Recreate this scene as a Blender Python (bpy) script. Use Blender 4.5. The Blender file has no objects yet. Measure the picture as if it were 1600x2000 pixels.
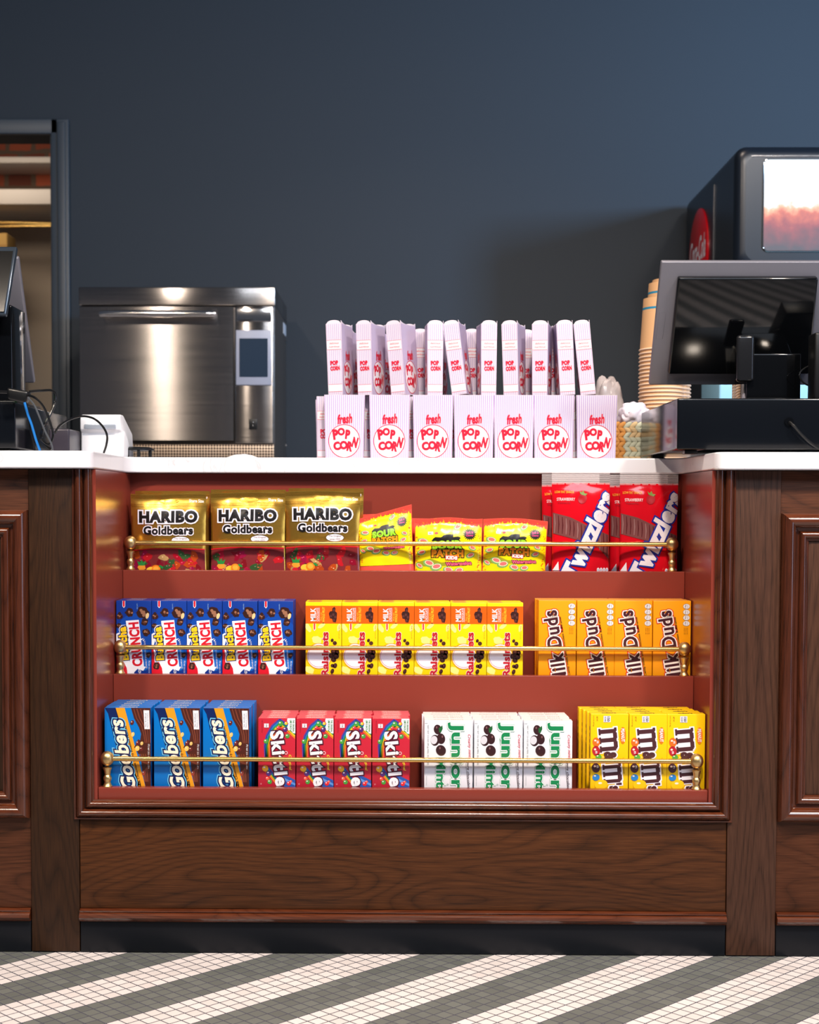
import bpy, bmesh, math, random
from mathutils import Matrix, Vector, noise
from mathutils.geometry import tessellate_polygon
random.seed(7)
SC = bpy.context.scene
COL = SC.collection
rad = math.radians
# ------------------------------------------------------------------ camera
F = 2850.0                      # focal length in pixels of the 1600x2000 frame
D0 = 2.689                      # distance from the lens to the cabinet face (y = 0)
HC = 0.8343                     # lens height
YAW, PITCH, ROLL = rad(0.7), rad(2.4), rad(0.14)
ROT = Matrix.Rotation(YAW, 3, 'Z') @ Matrix.Rotation(math.pi/2 - PITCH, 3, 'X') @ Matrix.Rotation(ROLL, 3, 'Z')
_d = ROT.transposed() @ Vector((0, 1, 0))
CX = 793 - F*_d.x/(-_d.z)
CY = 990 + F*_d.y/(-_d.z)
cam_data = bpy.data.cameras.new('camera')
cam = bpy.data.objects.new('camera', cam_data)
COL.objects.link(cam)
cam.matrix_world = Matrix.Translation((0, -D0, HC)) @ ROT.to_4x4()
cam_data.sensor_fit = 'VERTICAL'
cam_data.sensor_height = 36.0
cam_data.sensor_width = 28.8
cam_data.lens = F/2000*36
cam_data.shift_x = (800-CX)/2000
cam_data.shift_y = (CY-1000)/2000
cam_data.clip_start = 0.05
cam_data.dof.use_dof = True
cam_data.dof.focus_distance = 2.72
cam_data.dof.aperture_fstop = 6.3
SC.camera = cam

def U(px, py, Y):
    """point of the plane y = Y that the photo shows at (px, py) -> (x, z)"""
    d = ROT @ Vector(((px-CX)/F, -(py-CY)/F, -1))
    t = (Y + D0)/d.y
    return d.x*t, HC + d.z*t
def UX(px, Y, py=1000): return U(px, py, Y)[0]
def UZ(py, Y, px=800): return U(px, py, Y)[1]

# ------------------------------------------------------------------ light
W = bpy.data.worlds.new('world'); SC.world = W; W.use_nodes = True
W.node_tree.nodes['Background'].inputs[0].default_value = (0.62, 0.72, 0.95, 1)
W.node_tree.nodes['Background'].inputs[1].default_value = 0.10
SC.view_settings.view_transform = 'Standard'
SC.view_settings.look = 'None'
SC.view_settings.exposure = -0.1
SC.view_settings.gamma = 1.0
def area(name, loc, target, sx, sy, power, color, spread=180):
    l = bpy.data.lights.new(name, 'AREA'); l.shape = 'RECTANGLE'; l.size = sx; l.size_y = sy
    l.energy = power; l.color = color; l.spread = rad(spread)
    o = bpy.data.objects.new(name, l); COL.objects.link(o); o.location = loc
    o.rotation_euler = (Vector(target)-Vector(loc)).to_track_quat('-Z', 'Y').to_euler()
    return o
area('street_window_light', (1.5, -4.4, 4.1), (0, 0, 0.6), 3.4, 1.1, 150, (0.80, 0.88, 1.0))
area('side_window_light', (3.3, -0.95, 2.28), (1.25, 2.5, 2.45), 0.45, 0.6, 62, (0.36, 0.64, 1.0), 84)
area('right_window_light', (4.6, -2.6, 1.5), (0, 0, 0.8), 1.2, 2.6, 48, (0.58, 0.72, 1.0))  # daylight of an unseen tall window far to the right
for x, y, z, p in ((-1.42, -1.9, 3.0, 34), (0.25, -1.7, 3.0, 40), (1.6, -1.6, 3.0, 30)):
    area('ceiling_lamp_light', (x, y, z), (x*0.85, 0.0, 0.3), 0.2, 0.2, p*1.05, (1.0, 0.85, 0.70), 120)
area('bar_fill_light', (0.3, 0.9, 3.0), (0.2, 1.3, 0.9), 0.3, 0.2, 9, (1.0, 0.80, 0.66), 100)  # added fill behind the counter, its cone shaped to grade the back wall
area('storeroom_light', (-1.9, 3.6, 2.5), (-1.75, 4.6, 1.5), 0.4, 0.3, 5, (1.0, 0.84, 0.68), 180)

# ------------------------------------------------------------------ materials
def lin(c):
    r = []
    for v in c[:3]:
        v = v/255.0
        r.append(v/12.92 if v <= 0.04045 else ((v+0.055)/1.055)**2.4)
    return tuple(r) + (1.0,)
_mats = {}
def mat(name, rgb, rough=0.5, metal=0.0, coat=0.0, spec=None, trans=0.0, alpha=1.0, emit=None, estr=1.0, ior=1.45):
    if name in _mats: return _mats[name]
    m = bpy.data.materials.new(name); m.use_nodes = True
    b = m.node_tree.nodes['Principled BSDF']
    b.inputs['Base Color'].default_value = lin(rgb)
    b.inputs['Roughness'].default_value = rough
    b.inputs['Metallic'].default_value = metal
    b.inputs['Coat Weight'].default_value = coat
    b.inputs['Coat Roughness'].default_value = 0.12
    b.inputs['IOR'].default_value = ior
    if spec is not None: b.inputs['Specular IOR Level'].default_value = spec
    b.inputs['Transmission Weight'].default_value = trans
    b.inputs['Alpha'].default_value = alpha
    if emit:
        b.inputs['Emission Color'].default_value = lin(emit)
        b.inputs['Emission Strength'].default_value = estr
    _mats[name] = m
    return m
def nodes(m): return m.node_tree.nodes, m.node_tree.links, m.node_tree.nodes['Principled BSDF']
def ramp(N, stops):
    r = N.new('ShaderNodeValToRGB'); e = r.color_ramp.elements
    while len(e) < len(stops): e.new(0.5)
    for q, (p, c) in zip(e, stops): q.position = p; q.color = lin(c) if max(c) > 1 else tuple(c)+(1,)
    return r
def add_bump(m, scale, strength, dist=0.001, detail=3, stretch=None, coat=False):
    N, L, b = nodes(m)
    tc = N.new('ShaderNodeTexCoord'); mp = N.new('ShaderNodeMapping'); ns = N.new('ShaderNodeTexNoise'); bp = N.new('ShaderNodeBump')
    if stretch: mp.inputs['Scale'].default_value = stretch
    ns.inputs['Scale'].default_value = scale; ns.inputs['Detail'].default_value = detail
    bp.inputs['Strength'].default_value = strength; bp.inputs['Distance'].default_value = dist
    L.new(tc.outputs['Object'], mp.inputs[0]); L.new(mp.outputs[0], ns.inputs[0]); L.new(ns.outputs[0], bp.inputs['Height']); L.new(bp.outputs[0], b.inputs['Normal'])
    return m

def wood(name, axis, dark, mid, light, rough=0.42, figure=1.0, seed=0.0, coat=0.0, spec=0.25):
    """lacquered walnut: contour lines of a stretched noise give the cathedral figure"""
    m = mat(name, mid, rough, coat=coat, spec=spec)
    N, L, b = nodes(m)
    tc = N.new('ShaderNodeTexCoord'); mp = N.new('ShaderNodeMapping')
    sc = {'x': (1.6, 4.0, 6.5), 'z': (9.0, 4.0, 1.1)}[axis]
    mp.inputs['Scale'].default_value = sc; mp.inputs['Location'].default_value = (seed, seed*0.7, seed*1.3)
    L.new(tc.outputs['Object'], mp.inputs[0])
    n1 = N.new('ShaderNodeTexNoise'); n1.inputs['Scale'].default_value = 1.0; n1.inputs['Detail'].default_value = 1.2; n1.inputs['Roughness'].default_value = 0.45
    L.new(mp.outputs[0], n1.inputs[0])
    mu = N.new('ShaderNodeMath'); mu.operation = 'MULTIPLY'; mu.inputs[1].default_value = 95*figure
    L.new(n1.outputs[0], mu.inputs[0])
    sn = N.new('ShaderNodeMath'); sn.operation = 'SINE'; L.new(mu.outputs[0], sn.inputs[0])
    mp2 = N.new('ShaderNodeMapping'); mp2.inputs['Scale'].default_value = {'x': (22, 160, 520), 'z': (520, 160, 22)}[axis]
    L.new(tc.outputs['Object'], mp2.inputs[0])
    n2 = N.new('ShaderNodeTexNoise'); n2.inputs['Scale'].default_value = 1.0; n2.inputs['Detail'].default_value = 3
    L.new(mp2.outputs[0], n2.inputs[0])
    ab = N.new('ShaderNodeMath'); ab.operation = 'ABSOLUTE'; L.new(sn.outputs[0], ab.inputs[0])
    pw = N.new('ShaderNodeMath'); pw.operation = 'POWER'; pw.inputs[1].default_value = 0.45; L.new(ab.outputs[0], pw.inputs[0])
    a = N.new('ShaderNodeMath'); a.operation = 'MULTIPLY_ADD'; a.inputs[1].default_value = 0.27; a.inputs[2].default_value = 0.30
    L.new(pw.outputs[0], a.inputs[0])
    a2 = N.new('ShaderNodeMath'); a2.operation = 'MULTIPLY_ADD'; a2.inputs[1].default_value = 0.75
    s2 = N.new('ShaderNodeMath'); s2.operation = 'SUBTRACT'; s2.inputs[1].default_value = 0.5
    L.new(n2.outputs[0], s2.inputs[0]); L.new(s2.outputs[0], a2.inputs[0]); L.new(a.outputs[0], a2.inputs[2])
    n3 = N.new('ShaderNodeTexNoise'); n3.inputs['Scale'].default_value = 1.2; n3.inputs['Detail'].default_value = 1
    L.new(mp.outputs[0], n3.inputs[0])
    a3 = N.new('ShaderNodeMath'); a3.operation = 'MULTIPLY_ADD'; a3.inputs[1].default_value = 0.25
    s3 = N.new('ShaderNodeMath'); s3.operation = 'SUBTRACT'; s3.inputs[1].default_value = 0.5
    L.new(n3.outputs[0], s3.inputs[0]); L.new(s3.outputs[0], a3.inputs[0]); L.new(a2.outputs[0], a3.inputs[2])
    r = ramp(N, [(0.18, dark), (0.5, mid), (0.85, light)])
    L.new(a3.outputs[0], r.inputs[0]); L.new(r.outputs[0], b.inputs['Base Color'])
    bp = N.new('ShaderNodeBump'); bp.inputs['Strength'].default_value = 0.08; bp.inputs['Distance'].default_value = 0.0005
    L.new(a2.outputs[0], bp.inputs['Height']); L.new(bp.outputs[0], b.inputs['Normal'])
    return m
WD, WM, WL = (38, 21, 10), (68, 38, 18), (90, 52, 26)
wood_h = wood('walnut_horizontal', 'x', WD, WM, WL, seed=0.3)
wood_h2 = wood('walnut_horizontal_side', 'x', WD, (70, 38, 22), (90, 52, 32), seed=4.3)
wood_v = wood('walnut_vertical_shaded', 'z', (28, 16, 9), (45, 27, 15), (62, 38, 22), seed=1.7)  # left-hand wood: the weaker light there is put into a darker colour
wood_v2 = wood('walnut_vertical_lit', 'z', (38, 24, 16), (66, 42, 31), (84, 56, 42), seed=7.9)  # right-hand wood: the stronger light there is put into a paler colour
wood_m = wood('walnut_moulding', 'x', (52, 22, 10), (82, 38, 19), (100, 50, 27), rough=0.2, seed=2.2, coat=0.4, spec=0.5)
wood_mv = wood('walnut_moulding_upright', 'z', (42, 20, 10), (70, 34, 20), (90, 46, 28), rough=0.2, seed=3.2, coat=0.4, spec=0.5)
red_paint = add_bump(mat('terracotta_paint', (124, 52, 41), 0.25, spec=0.5), 60, 0.03)
quartz = mat('white_quartz', (238, 238, 242), 0.18, spec=0.5)
def _q():
    N, L, b = nodes(quartz)
    tc = N.new('ShaderNodeTexCoord'); n = N.new('ShaderNodeTexNoise'); n.inputs['Scale'].default_value = 5; n.inputs['Detail'].default_value = 8; n.inputs['Distortion'].default_value = 1.5
    L.new(tc.outputs['Object'], n.inputs[0])
    r = ramp(N, [(0.0, (222, 222, 229)), (0.498, (222, 222, 229)), (0.503, (196, 196, 203)), (0.508, (222, 222, 229))])
    L.new(n.outputs[0], r.inputs[0]); L.new(r.outputs[0], b.inputs['Base Color'])
_q()
kick_black = mat('black_kickboard', (12, 15, 21), 0.35, spec=0.3)
brass = add_bump(mat('satin_brass', (208, 176, 122), 0.36, 1.0), 300, 0.05, stretch=(1, 1, 8))
brass_rod = mat('polished_brass', (226, 188, 112), 0.26, 1.0)
wall_paint = add_bump(mat('slate_wall_paint', (48, 53, 59), 0.6, spec=0.2), 90, 0.05)
casing_paint = mat('slate_casing_paint', (50, 57, 64), 0.4)
steel = mat('brushed_steel', (158, 152, 148), 0.25, 1.0)
def _s():
    N, L, b = nodes(steel)
    b.inputs['Anisotropic'].default_value = 1.0
    b.inputs['Anisotropic Rotation'].default_value = 0.0
    t = N.new('ShaderNodeCombineXYZ'); t.inputs[2].default_value = 1.0
    L.new(t.outputs[0], b.inputs['Tangent'])
    tc = N.new('ShaderNodeTexCoord'); mp = N.new('ShaderNodeMapping'); mp.inputs['Scale'].default_value = (3, 3, 700)
    n = N.new('ShaderNodeTexNoise'); n.inputs['Scale'].default_value = 1
    L.new(tc.outputs['Object'], mp.inputs[0]); L.new(mp.outputs[0], n.inputs[0])
    r = ramp(N, [(0.3, (0.17, 0.17, 0.17)), (0.7, (0.25, 0.25, 0.25))]); L.new(n.outputs[0], r.inputs[0]); L.new(r.outputs[0], b.inputs['Roughness'])
_s()
chrome = mat('polished_steel', (215, 212, 210), 0.12, 1.0)
oven_side = mat('oven_side_steel', (92, 86, 82), 0.35, 0.6)
black_plastic = mat('black_plastic', (14, 15, 17), 0.35)
black_gloss = mat('black_gloss', (6, 7, 9), 0.08, spec=0.6)
grey_shell = mat('grey_metallic_shell', (112, 112, 122), 0.38, 0.35)
drawer_metal = mat('black_drawer_metal', (10, 13, 18), 0.14, spec=0.5)
white_plastic = mat('white_plastic', (228, 230, 236), 0.3)
light_blue = mat('steel_reflecting_blue', (140, 190, 215), 0.3)  # steel bay front; the blue light it reflects is put into the colour
card_white = mat('card_white', (240, 238, 242), 0.4)
kraft = mat('cardboard', (170, 125, 70), 0.8)

def floor_material():
    m = mat('striped_mosaic_tile', (120, 122, 118), 0.22)
    N, L, b = nodes(m)
    tc = N.new('ShaderNodeTexCoord'); sp = N.new('ShaderNodeSeparateXYZ'); L.new(tc.outputs['Object'], sp.inputs[0])
    def M(op, a, b_=None, c=None):
        n = N.new('ShaderNodeMath'); n.operation = op
        for i, v in enumerate((a, b_, c)):
            if v is None: continue
            if isinstance(v, (int, float)): n.inputs[i].default_value = v
            else: L.new(v, n.inputs[i])
        return n.outputs[0]
    per = 0.2736; x0 = UX(105, 0.0, 1862)
    u = M('SUBTRACT', sp.outputs[0], sp.outputs[1]); v = M('ADD', sp.outputs[0], sp.outputs[1])
    u = M('ADD', u, -x0+per*40)
    s = M('FRACT', M('DIVIDE', u, per)); white = M('LESS_THAN', s, 0.5)
    def joint(c):
        f = M('FRACT', M('DIVIDE', M('ADD', c, per*40), per/8)); return M('GREATER_THAN', M('ABSOLUTE', M('SUBTRACT', f, 0.5)), 0.452)
    ju = joint(u); jv = joint(v); j = M('MAXIMUM', ju, jv)
    # per-tile tone
    cx = N.new('ShaderNodeCombineXYZ'); L.new(M('FLOOR', M('DIVIDE', u, per/8)), cx.inputs[0]); L.new(M('FLOOR', M('DIVIDE', M('ADD', v, per*40), per/8)), cx.inputs[1])
    wn = N.new('ShaderNodeTexWhiteNoise'); wn.noise_dimensions = '2D'; L.new(cx.outputs[0], wn.inputs[0])
    rg = ramp(N, [(0, (98, 101, 98)), (1, (112, 115, 111))]); rw = ramp(N, [(0, (214, 206, 204)), (1, (226, 218, 217))])
    L.new(wn.outputs[0], rg.inputs[0]); L.new(wn.outputs[0], rw.inputs[0])
    mx = N.new('ShaderNodeMixRGB'); L.new(white, mx.inputs[0]); L.new(rg.outputs[0], mx.inputs[1]); L.new(rw.outputs[0], mx.inputs[2])
    mj = N.new('ShaderNodeMixRGB'); L.new(j, mj.inputs[0]); L.new(mx.outputs[0], mj.inputs[1]); mj.inputs[2].default_value = lin((66, 66, 78))
    L.new(mj.outputs[0], b.inputs['Base Color'])
    bp = N.new('ShaderNodeBump'); bp.inputs['Strength'].default_value = 0.25; bp.inputs['Distance'].default_value = 0.001
    L.new(M('SUBTRACT', 1.0, j), bp.inputs['Height']); L.new(bp.outputs[0], b.inputs['Normal'])
    rr = M('MULTIPLY_ADD', j, 0.5, 0.28); L.new(rr, b.inputs['Roughness'])
    return m
def brick_material():
    m = mat('old_brick', (130, 60, 40), 0.8)
    N, L, b = nodes(m)
    tc = N.new('ShaderNodeTexCoord'); mp = N.new('ShaderNodeMapping'); mp.inputs['Rotation'].default_value = (rad(90), 0, 0)
    br = N.new('ShaderNodeTexBrick'); L.new(tc.outputs['Object'], mp.inputs[0])
    ns = N.new('ShaderNodeTexNoise'); ns.inputs['Scale'].default_value = 9; L.new(mp.outputs[0], ns.inputs[0])
    mx = N.new('ShaderNodeMixRGB'); mx.inputs[0].default_value = 0.04; L.new(mp.outputs[0], mx.inputs[1]); L.new(ns.outputs['Color'], mx.inputs[2])
    L.new(mx.outputs[0], br.inputs[0])
    br.inputs['Color1'].default_value = lin((165, 78, 48)); br.inputs['Color2'].default_value = lin((95, 45, 30)); br.inputs['Mortar'].default_value = lin((92, 74, 60))
    br.inputs['Scale'].default_value = 1.0; br.inputs['Brick Width'].default_value = 0.13; br.inputs['Row Height'].default_value = 0.085; br.inputs['Mortar Size'].default_value = 0.011
    L.new(br.outputs[0], b.inputs['Base Color'])
    bp = N.new('ShaderNodeBump'); bp.inputs['Distance'].default_value = 0.01; L.new(ns.outputs[0], bp.inputs['Height']); L.new(bp.outputs[0], b.inputs['Normal'])
    return m

# ------------------------------------------------------------------ mesh helpers
class MB:
    def __init__(s): s.v = []; s.f = []; s.m = []; s.mats = []
    def mi(s, m):
        if m not in s.mats: s.mats.append(m)
        return s.mats.index(m)
    def add(s, verts, faces, m):
        o = len(s.v); k = s.mi(m); s.v += [tuple(q) for q in verts]
        for f in faces: s.f.append(tuple(i+o for i in f)); s.m.append(k)
    def box(s, x0, x1, y0, y1, z0, z1, m, b=0.0):
        if b <= 0:
            V = [(x, y, z) for z in (z0, z1) for y in (y0, y1) for x in (x0, x1)]
            s.add(V, [(0, 2, 3, 1), (4, 5, 7, 6), (0, 1, 5, 4), (2, 6, 7, 3), (0, 4, 6, 2), (1, 3, 7, 5)], m); return
        bm = bmesh.new(); bmesh.ops.create_cube(bm, size=1)
        for v in bm.verts: v.co = Vector(((x0+x1)/2+v.co.x*(x1-x0), (y0+y1)/2+v.co.y*(y1-y0), (z0+z1)/2+v.co.z*(z1-z0)))
        bmesh.ops.bevel(bm, geom=bm.edges[:]+bm.verts[:], offset=b, segments=3, profile=0.5, affect='EDGES')
        s.bm(bm, m); bm.free()
    def bm(s, bm, m):
        bm.verts.index_update(); s.add([v.co[:] for v in bm.verts], [[v.index for v in f.verts] for f in bm.faces], m)
    def prism(s, pts, axis, a, b, m):
        """closed polygon pts (two coordinates) pushed along axis from a to b"""
        def P(p, t): return {'x': (t, p[0], p[1]), 'y': (p[0], t, p[1]), 'z': (p[0], p[1], t)}[axis]
        n = len(pts); V = [P(p, a) for p in pts] + [P(p, b) for p in pts]
        s.add(V, [tuple(range(n))[::-1], tuple(range(n, 2*n))] + [(i, (i+1) % n, n+(i+1) % n, n+i) for i in range(n)], m)
    def lathe(s, prof, c, m, seg=24, axis='z', caps=True):
        V = []; Fc = []
        for r, h in prof:
            for k in range(seg):
                a = 2*math.pi*k/seg
                p = (r*math.cos(a), r*math.sin(a), h)
                if axis == 'x': p = (p[2], p[0], p[1])
                if axis == 'y': p = (p[0], p[2], p[1])
                V.append((c[0]+p[0], c[1]+p[1], c[2]+p[2]))
        for i in range(len(prof)-1):
            for k in range(seg):
                k2 = (k+1) % seg; Fc.append((i*seg+k, i*seg+k2, (i+1)*seg+k2, (i+1)*seg+k))
        if caps: Fc.append(tuple(range(seg))[::-1]); Fc.append(tuple(range((len(prof)-1)*seg, len(prof)*seg)))
        s.add(V, Fc, m)
    def tube(s, pts, r, m, seg=10, smooth=4):
        P = [Vector(p) for p in pts]
        if smooth > 1 and len(P) > 2:
            Q = []
            for i in range(len(P)-1):
                p0 = P[max(i-1, 0)]; p1 = P[i]; p2 = P[i+1]; p3 = P[min(i+2, len(P)-1)]
                for k in range(smooth):
                    t = k/smooth
                    Q.append(0.5*((2*p1)+(-p0+p2)*t+(2*p0-5*p1+4*p2-p3)*t*t+(-p0+3*p1-3*p2+p3)*t**3))
            Q.append(P[-1]); P = Q
        V = []; Fc = []; up = Vector((0.13, 0.31, 0.94))
        for i, p in enumerate(P):
            d = (P[min(i+1, len(P)-1)]-P[max(i-1, 0)]).normalized()
            a = d.cross(up)
            if a.length < 1e-3: a = d.cross(Vector((1, 0, 0)))
            a.normalize(); b = d.cross(a).normalized()
            for k in range(seg):
                t = 2*math.pi*k/seg; V.append((p+a*math.cos(t)*r+b*math.sin(t)*r)[:])
        for i in range(len(P)-1):
            for k in range(seg):
                k2 = (k+1) % seg; Fc.append((i*seg+k, i*seg+k2, (i+1)*seg+k2, (i+1)*seg+k))
        Fc.append(tuple(range(seg))[::-1]); Fc.append(tuple(range((len(P)-1)*seg, len(P)*seg)))
        s.add(V, Fc, m)
    def ball(s, c, rx, ry, rz, m, sub=2):
        bm = bmesh.new(); bmesh.ops.create_icosphere(bm, subdivisions=sub, radius=1)
        for v in bm.verts: v.co = Vector((c[0]+v.co.x*rx, c[1]+v.co.y*ry, c[2]+v.co.z*rz))
        s.bm(bm, m); bm.free()
    def slab(s, c4, th, m, b=0.003):
        """board on four 3D corners (TL, TR, BR, BL seen from the camera), th thick to the back"""
        c = [Vector(p) for p in c4]; n = (c[1]-c[0]).cross(c[3]-c[0]).normalized()
        if n.y < 0: n = -n
        bm = bmesh.new(); A = [bm.verts.new(p) for p in c]; B = [bm.verts.new(p+n*th) for p in c]
        bm.faces.new(A); bm.faces.new(B[::-1])
        for i in range(4): bm.faces.new((A[i], B[i], B[(i+1) % 4], A[(i+1) % 4]))
        bmesh.ops.recalc_face_normals(bm, faces=bm.faces[:])
        if b > 0: bmesh.ops.bevel(bm, geom=bm.edges[:]+bm.verts[:], offset=b, segments=3, profile=0.5, affect='EDGES')
        s.bm(bm, m); bm.free()
    def art(s, art, fn, cut=None):
        for V, Fc, m, L in art.items:
            if cut:
                bm = bmesh.new(); vs = [bm.verts.new((p[0], p[1], 0)) for p in V]
                for f in Fc:
                    try: bm.faces.new([vs[i] for i in f])
                    except ValueError: pass
                bmesh.ops.triangulate(bm, faces=bm.faces[:])
                for _ in range(6):
                    E = [e for e in bm.edges if e.calc_length() > cut]
                    if not E: break
                    bmesh.ops.subdivide_edges(bm, edges=E, cuts=1)
                    bmesh.ops.triangulate(bm, faces=bm.faces[:])
                bm.verts.index_update()
                s.add([fn(v.co.x, v.co.y, L) for v in bm.verts], [[v.index for v in f.verts] for f in bm.faces], m); bm.free()
            else:
                s.add([fn(p[0], p[1], L) for p in V], Fc, m)
    def mesh(s, name, off=(0, 0, 0), angle=35, flip=False):
        me = bpy.data.meshes.new(name)
        me.from_pydata([(x-off[0], y-off[1], z-off[2]) for x, y, z in s.v], [], s.f)
        for m in s.mats: me.materials.append(m)
        me.polygons.foreach_set('material_index', s.m)
        me.polygons.foreach_set('use_smooth', [True]*len(s.f))
        me.update(); me.set_sharp_from_angle(angle=rad(angle))
        return me
def tag(o, label=None, cat=None, group=None, kind=None):
    if label: o['label'] = label
    if cat: o['category'] = cat
    if group: o['group'] = group
    if kind: o['kind'] = kind
    return o
def thing(name, loc, label, cat, group=None):
    o = bpy.data.objects.new(name, None); COL.objects.link(o); o.location = loc; o.empty_display_size = 0.05
    return tag(o, label, cat, group)
def part(name, mb, parent, label=None, world=True):
    """mb is in world coordinates unless world=False; parents are never rotated when world=True"""
    off = Vector((0, 0, 0))
    if world:
        p = parent
        while p: off += p.location; p = p.parent
    o = bpy.data.objects.new(name, mb.mesh(name, off)); COL.objects.link(o); o.parent = parent
    if label: o['label'] = label
    return o
def solo(name, mb, loc, label, cat, group=None):
    o = bpy.data.objects.new(name, mb.mesh(name, loc)); COL.objects.link(o); o.location = loc
    return tag(o, label, cat, group)
def structure(name, mb, loc=(0, 0, 0)):
    o = bpy.data.objects.new(name, mb.mesh(name, loc)); COL.objects.link(o); o.location = loc; o['kind'] = 'structure'; return o

# ------------------------------------------------------------------ printed artwork
_tc = {}
def glyphs(body, off, shear=0.0, space=1.0):
    k = (body, round(off, 4), shear, space)
    if k in _tc: return _tc[k]
    c = bpy.data.curves.new('lettering', 'FONT'); c.body = body; c.size = 1.0; c.offset = off; c.shear = shear
    c.space_character = space; c.resolution_u = 3; c.fill_mode = 'FRONT'
    o = bpy.data.objects.new('lettering', c); COL.objects.link(o)
    dg = bpy.context.evaluated_depsgraph_get(); dg.update()
    me = o.evaluated_get(dg).to_mesh()
    V = [(v.co.x, v.co.y) for v in me.vertices]; Fc = [tuple(p.vertices) for p in me.polygons]
    o.evaluated_get(dg).to_mesh_clear()
    bpy.data.objects.remove(o); bpy.data.curves.remove(c)
    _tc[k] = (V, Fc); return _tc[k]
class Art:
    """print laid out in picture units: x0..x1 across the front, y0 the top edge; W, H in metres"""
    def __init__(s, x0, x1, y0, Wd, H): s.x0 = x0; s.y0 = y0; s.k = Wd/(x1-x0); s.W = Wd; s.H = H; s.items = []
    def p(s, x, y): return ((x-s.x0)*s.k-s.W/2, s.H-(y-s.y0)*s.k)
    def clampv(s, q): return (max(-s.W/2, min(s.W/2, q[0])), max(0.0005, min(s.H, q[1])))
    def poly(s, pts, m, L):
        s.items.append(([s.clampv(s.p(*q)) for q in pts], [tuple(range(len(pts)))], m, L))
    def rect(s, x0, y0, x1, y1, m, L): s.poly([(x0, y0), (x1, y0), (x1, y1), (x0, y1)], m, L)
    def ell(s, cx, cy, rx, ry, m, L, rot=0, n=20, jag=0.0, spikes=0, seed=1):
        R = random.Random(seed); a = rad(rot); P = []
        for i in range(n):
            t = 2*math.pi*i/n; q = 1+jag*(R.random()-0.5)*2
            if spikes: q *= (1.25 if i % 2 else 0.85)
            x = rx*math.cos(t)*q; y = ry*math.sin(t)*q
            P.append((cx+x*math.cos(a)-y*math.sin(a), cy+x*math.sin(a)+y*math.cos(a)))
        s.poly(P, m, L)
    def ring(s, cx, cy, r, w, m, L, n=32):
        V = []
        for i in range(n):
            t = 2*math.pi*i/n
            V += [s.p(cx+r*math.cos(t), cy+r*math.sin(t)), s.p(cx+(r-w)*math.cos(t), cy+(r-w)*math.sin(t))]
        s.items.append((V, [(2*i, 2*i+1, (2*i+3) % (2*n), (2*i+2) % (2*n)) for i in range(n)], m, L))
    def line(s, pts, w, m, L):
        """a stroke through pts with width w (units)"""
        A = []; B = []
        for i, q in enumerate(pts):
            a = pts[max(i-1, 0)]; b = pts[min(i+1, len(pts)-1)]; dx = b[0]-a[0]; dy = b[1]-a[1]; l = math.hypot(dx, dy) or 1
            ww = w if not isinstance(w, (list, tuple)) else w[i]
            A.append((q[0]-dy/l*ww/2, q[1]+dx/l*ww/2)); B.append((q[0]+dy/l*ww/2, q[1]-dx/l*ww/2))
        for i in range(len(pts)-1): s.poly([A[i], A[i+1], B[i+1], B[i]], m, L)
    def text(s, body, cx, cy, w, h, rot, m, L, bold=0.015, outl=(), shear=0.0, space=None):
        if space is None: space = 1.0+max(0.0, bold-0.015)*1.5+(max(q[0] for q in outl)-bold)*0.25 if outl else 1.0+max(0.0, bold-0.015)*1.5
        V0, _ = glyphs(body, bold, shear, space)
        xs = [q[0] for q in V0]; ys = [q[1] for q in V0]
        mx, my = (min(xs)+max(xs))/2, (min(ys)+max(ys))/2
        sx = w*s.k/(max(xs)-min(xs)); sy = h*s.k/(max(ys)-min(ys))
        a = rad(rot); C = s.p(cx, cy)
        for off, mm, LL in list(outl)+[(bold, m, L)]:
            V, Fc = glyphs(body, off, shear, space); out = []
            for x, y in V:
                x = (x-mx)*sx; y = (y-my)*sy
                q = (C[0]+x*math.cos(a)-y*math.sin(a), C[1]+x*math.sin(a)+y*math.cos(a))
                out.append(s.clampv(q))
            s.items.append((out, Fc, mm, LL))
def ink(rgb, rough=0.32):
    return mat('ink_%02x%02x%02x' % tuple(rgb), rgb, rough, spec=0.5)
WHITE = ink((228, 228, 235)); BLACK = ink((18, 16, 18))

# ------------------------------------------------------------------ the room
mb = MB(); mb.box(-4.5, 4.5, -6.5, 6.0, -0.05, 0.0, floor_material()); structure('floor', mb)
YW = 2.50                                   # face of the slate back wall
dx0, dx1 = -2.6, UX(107, YW, 600); dzt = UZ(262, YW, 60)
mb = MB()
mb.box(dx1, 4.5, YW, YW+0.14, 0, 3.3, wall_paint)
mb.box(-4.5, dx1, YW, YW+0.14, dzt, 3.3, wall_paint)
mb.box(-4.5, dx0, YW, YW+0.14, 0, dzt, wall_paint)
structure('wall_back', mb)
ox = UX(136, YW-0.02, 500); oz = UZ(232, YW-0.02, 60)
mb = MB()
mb.box(dx1-0.006, ox, YW-0.022, YW, 0, oz, casing_paint, 0.004)
mb.box(dx1+0.018, ox-0.012, YW-0.028, YW-0.018, 0, oz-0.012, casing_paint, 0.003)
mb.box(dx0-0.05, dx1+0.02, YW-0.022, YW, dzt-0.004, oz, casing_paint, 0.004)
mb.box(dx1-0.012, dx1-0.001, YW-0.001, YW+0.14, 0, dzt, casing_paint)
structure('trim_1', mb)
YB = 4.6                                    # rear wall of the store room
mb = MB(); mb.box(-4.2, 0.2, YB, YB+0.1, 0, 3.3, brick_material()); structure('wall_rear', mb)
beige = mat('beige_panel', (196, 180, 160), 0.7)
zb = UZ(432, YB-0.05, 50)
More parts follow.
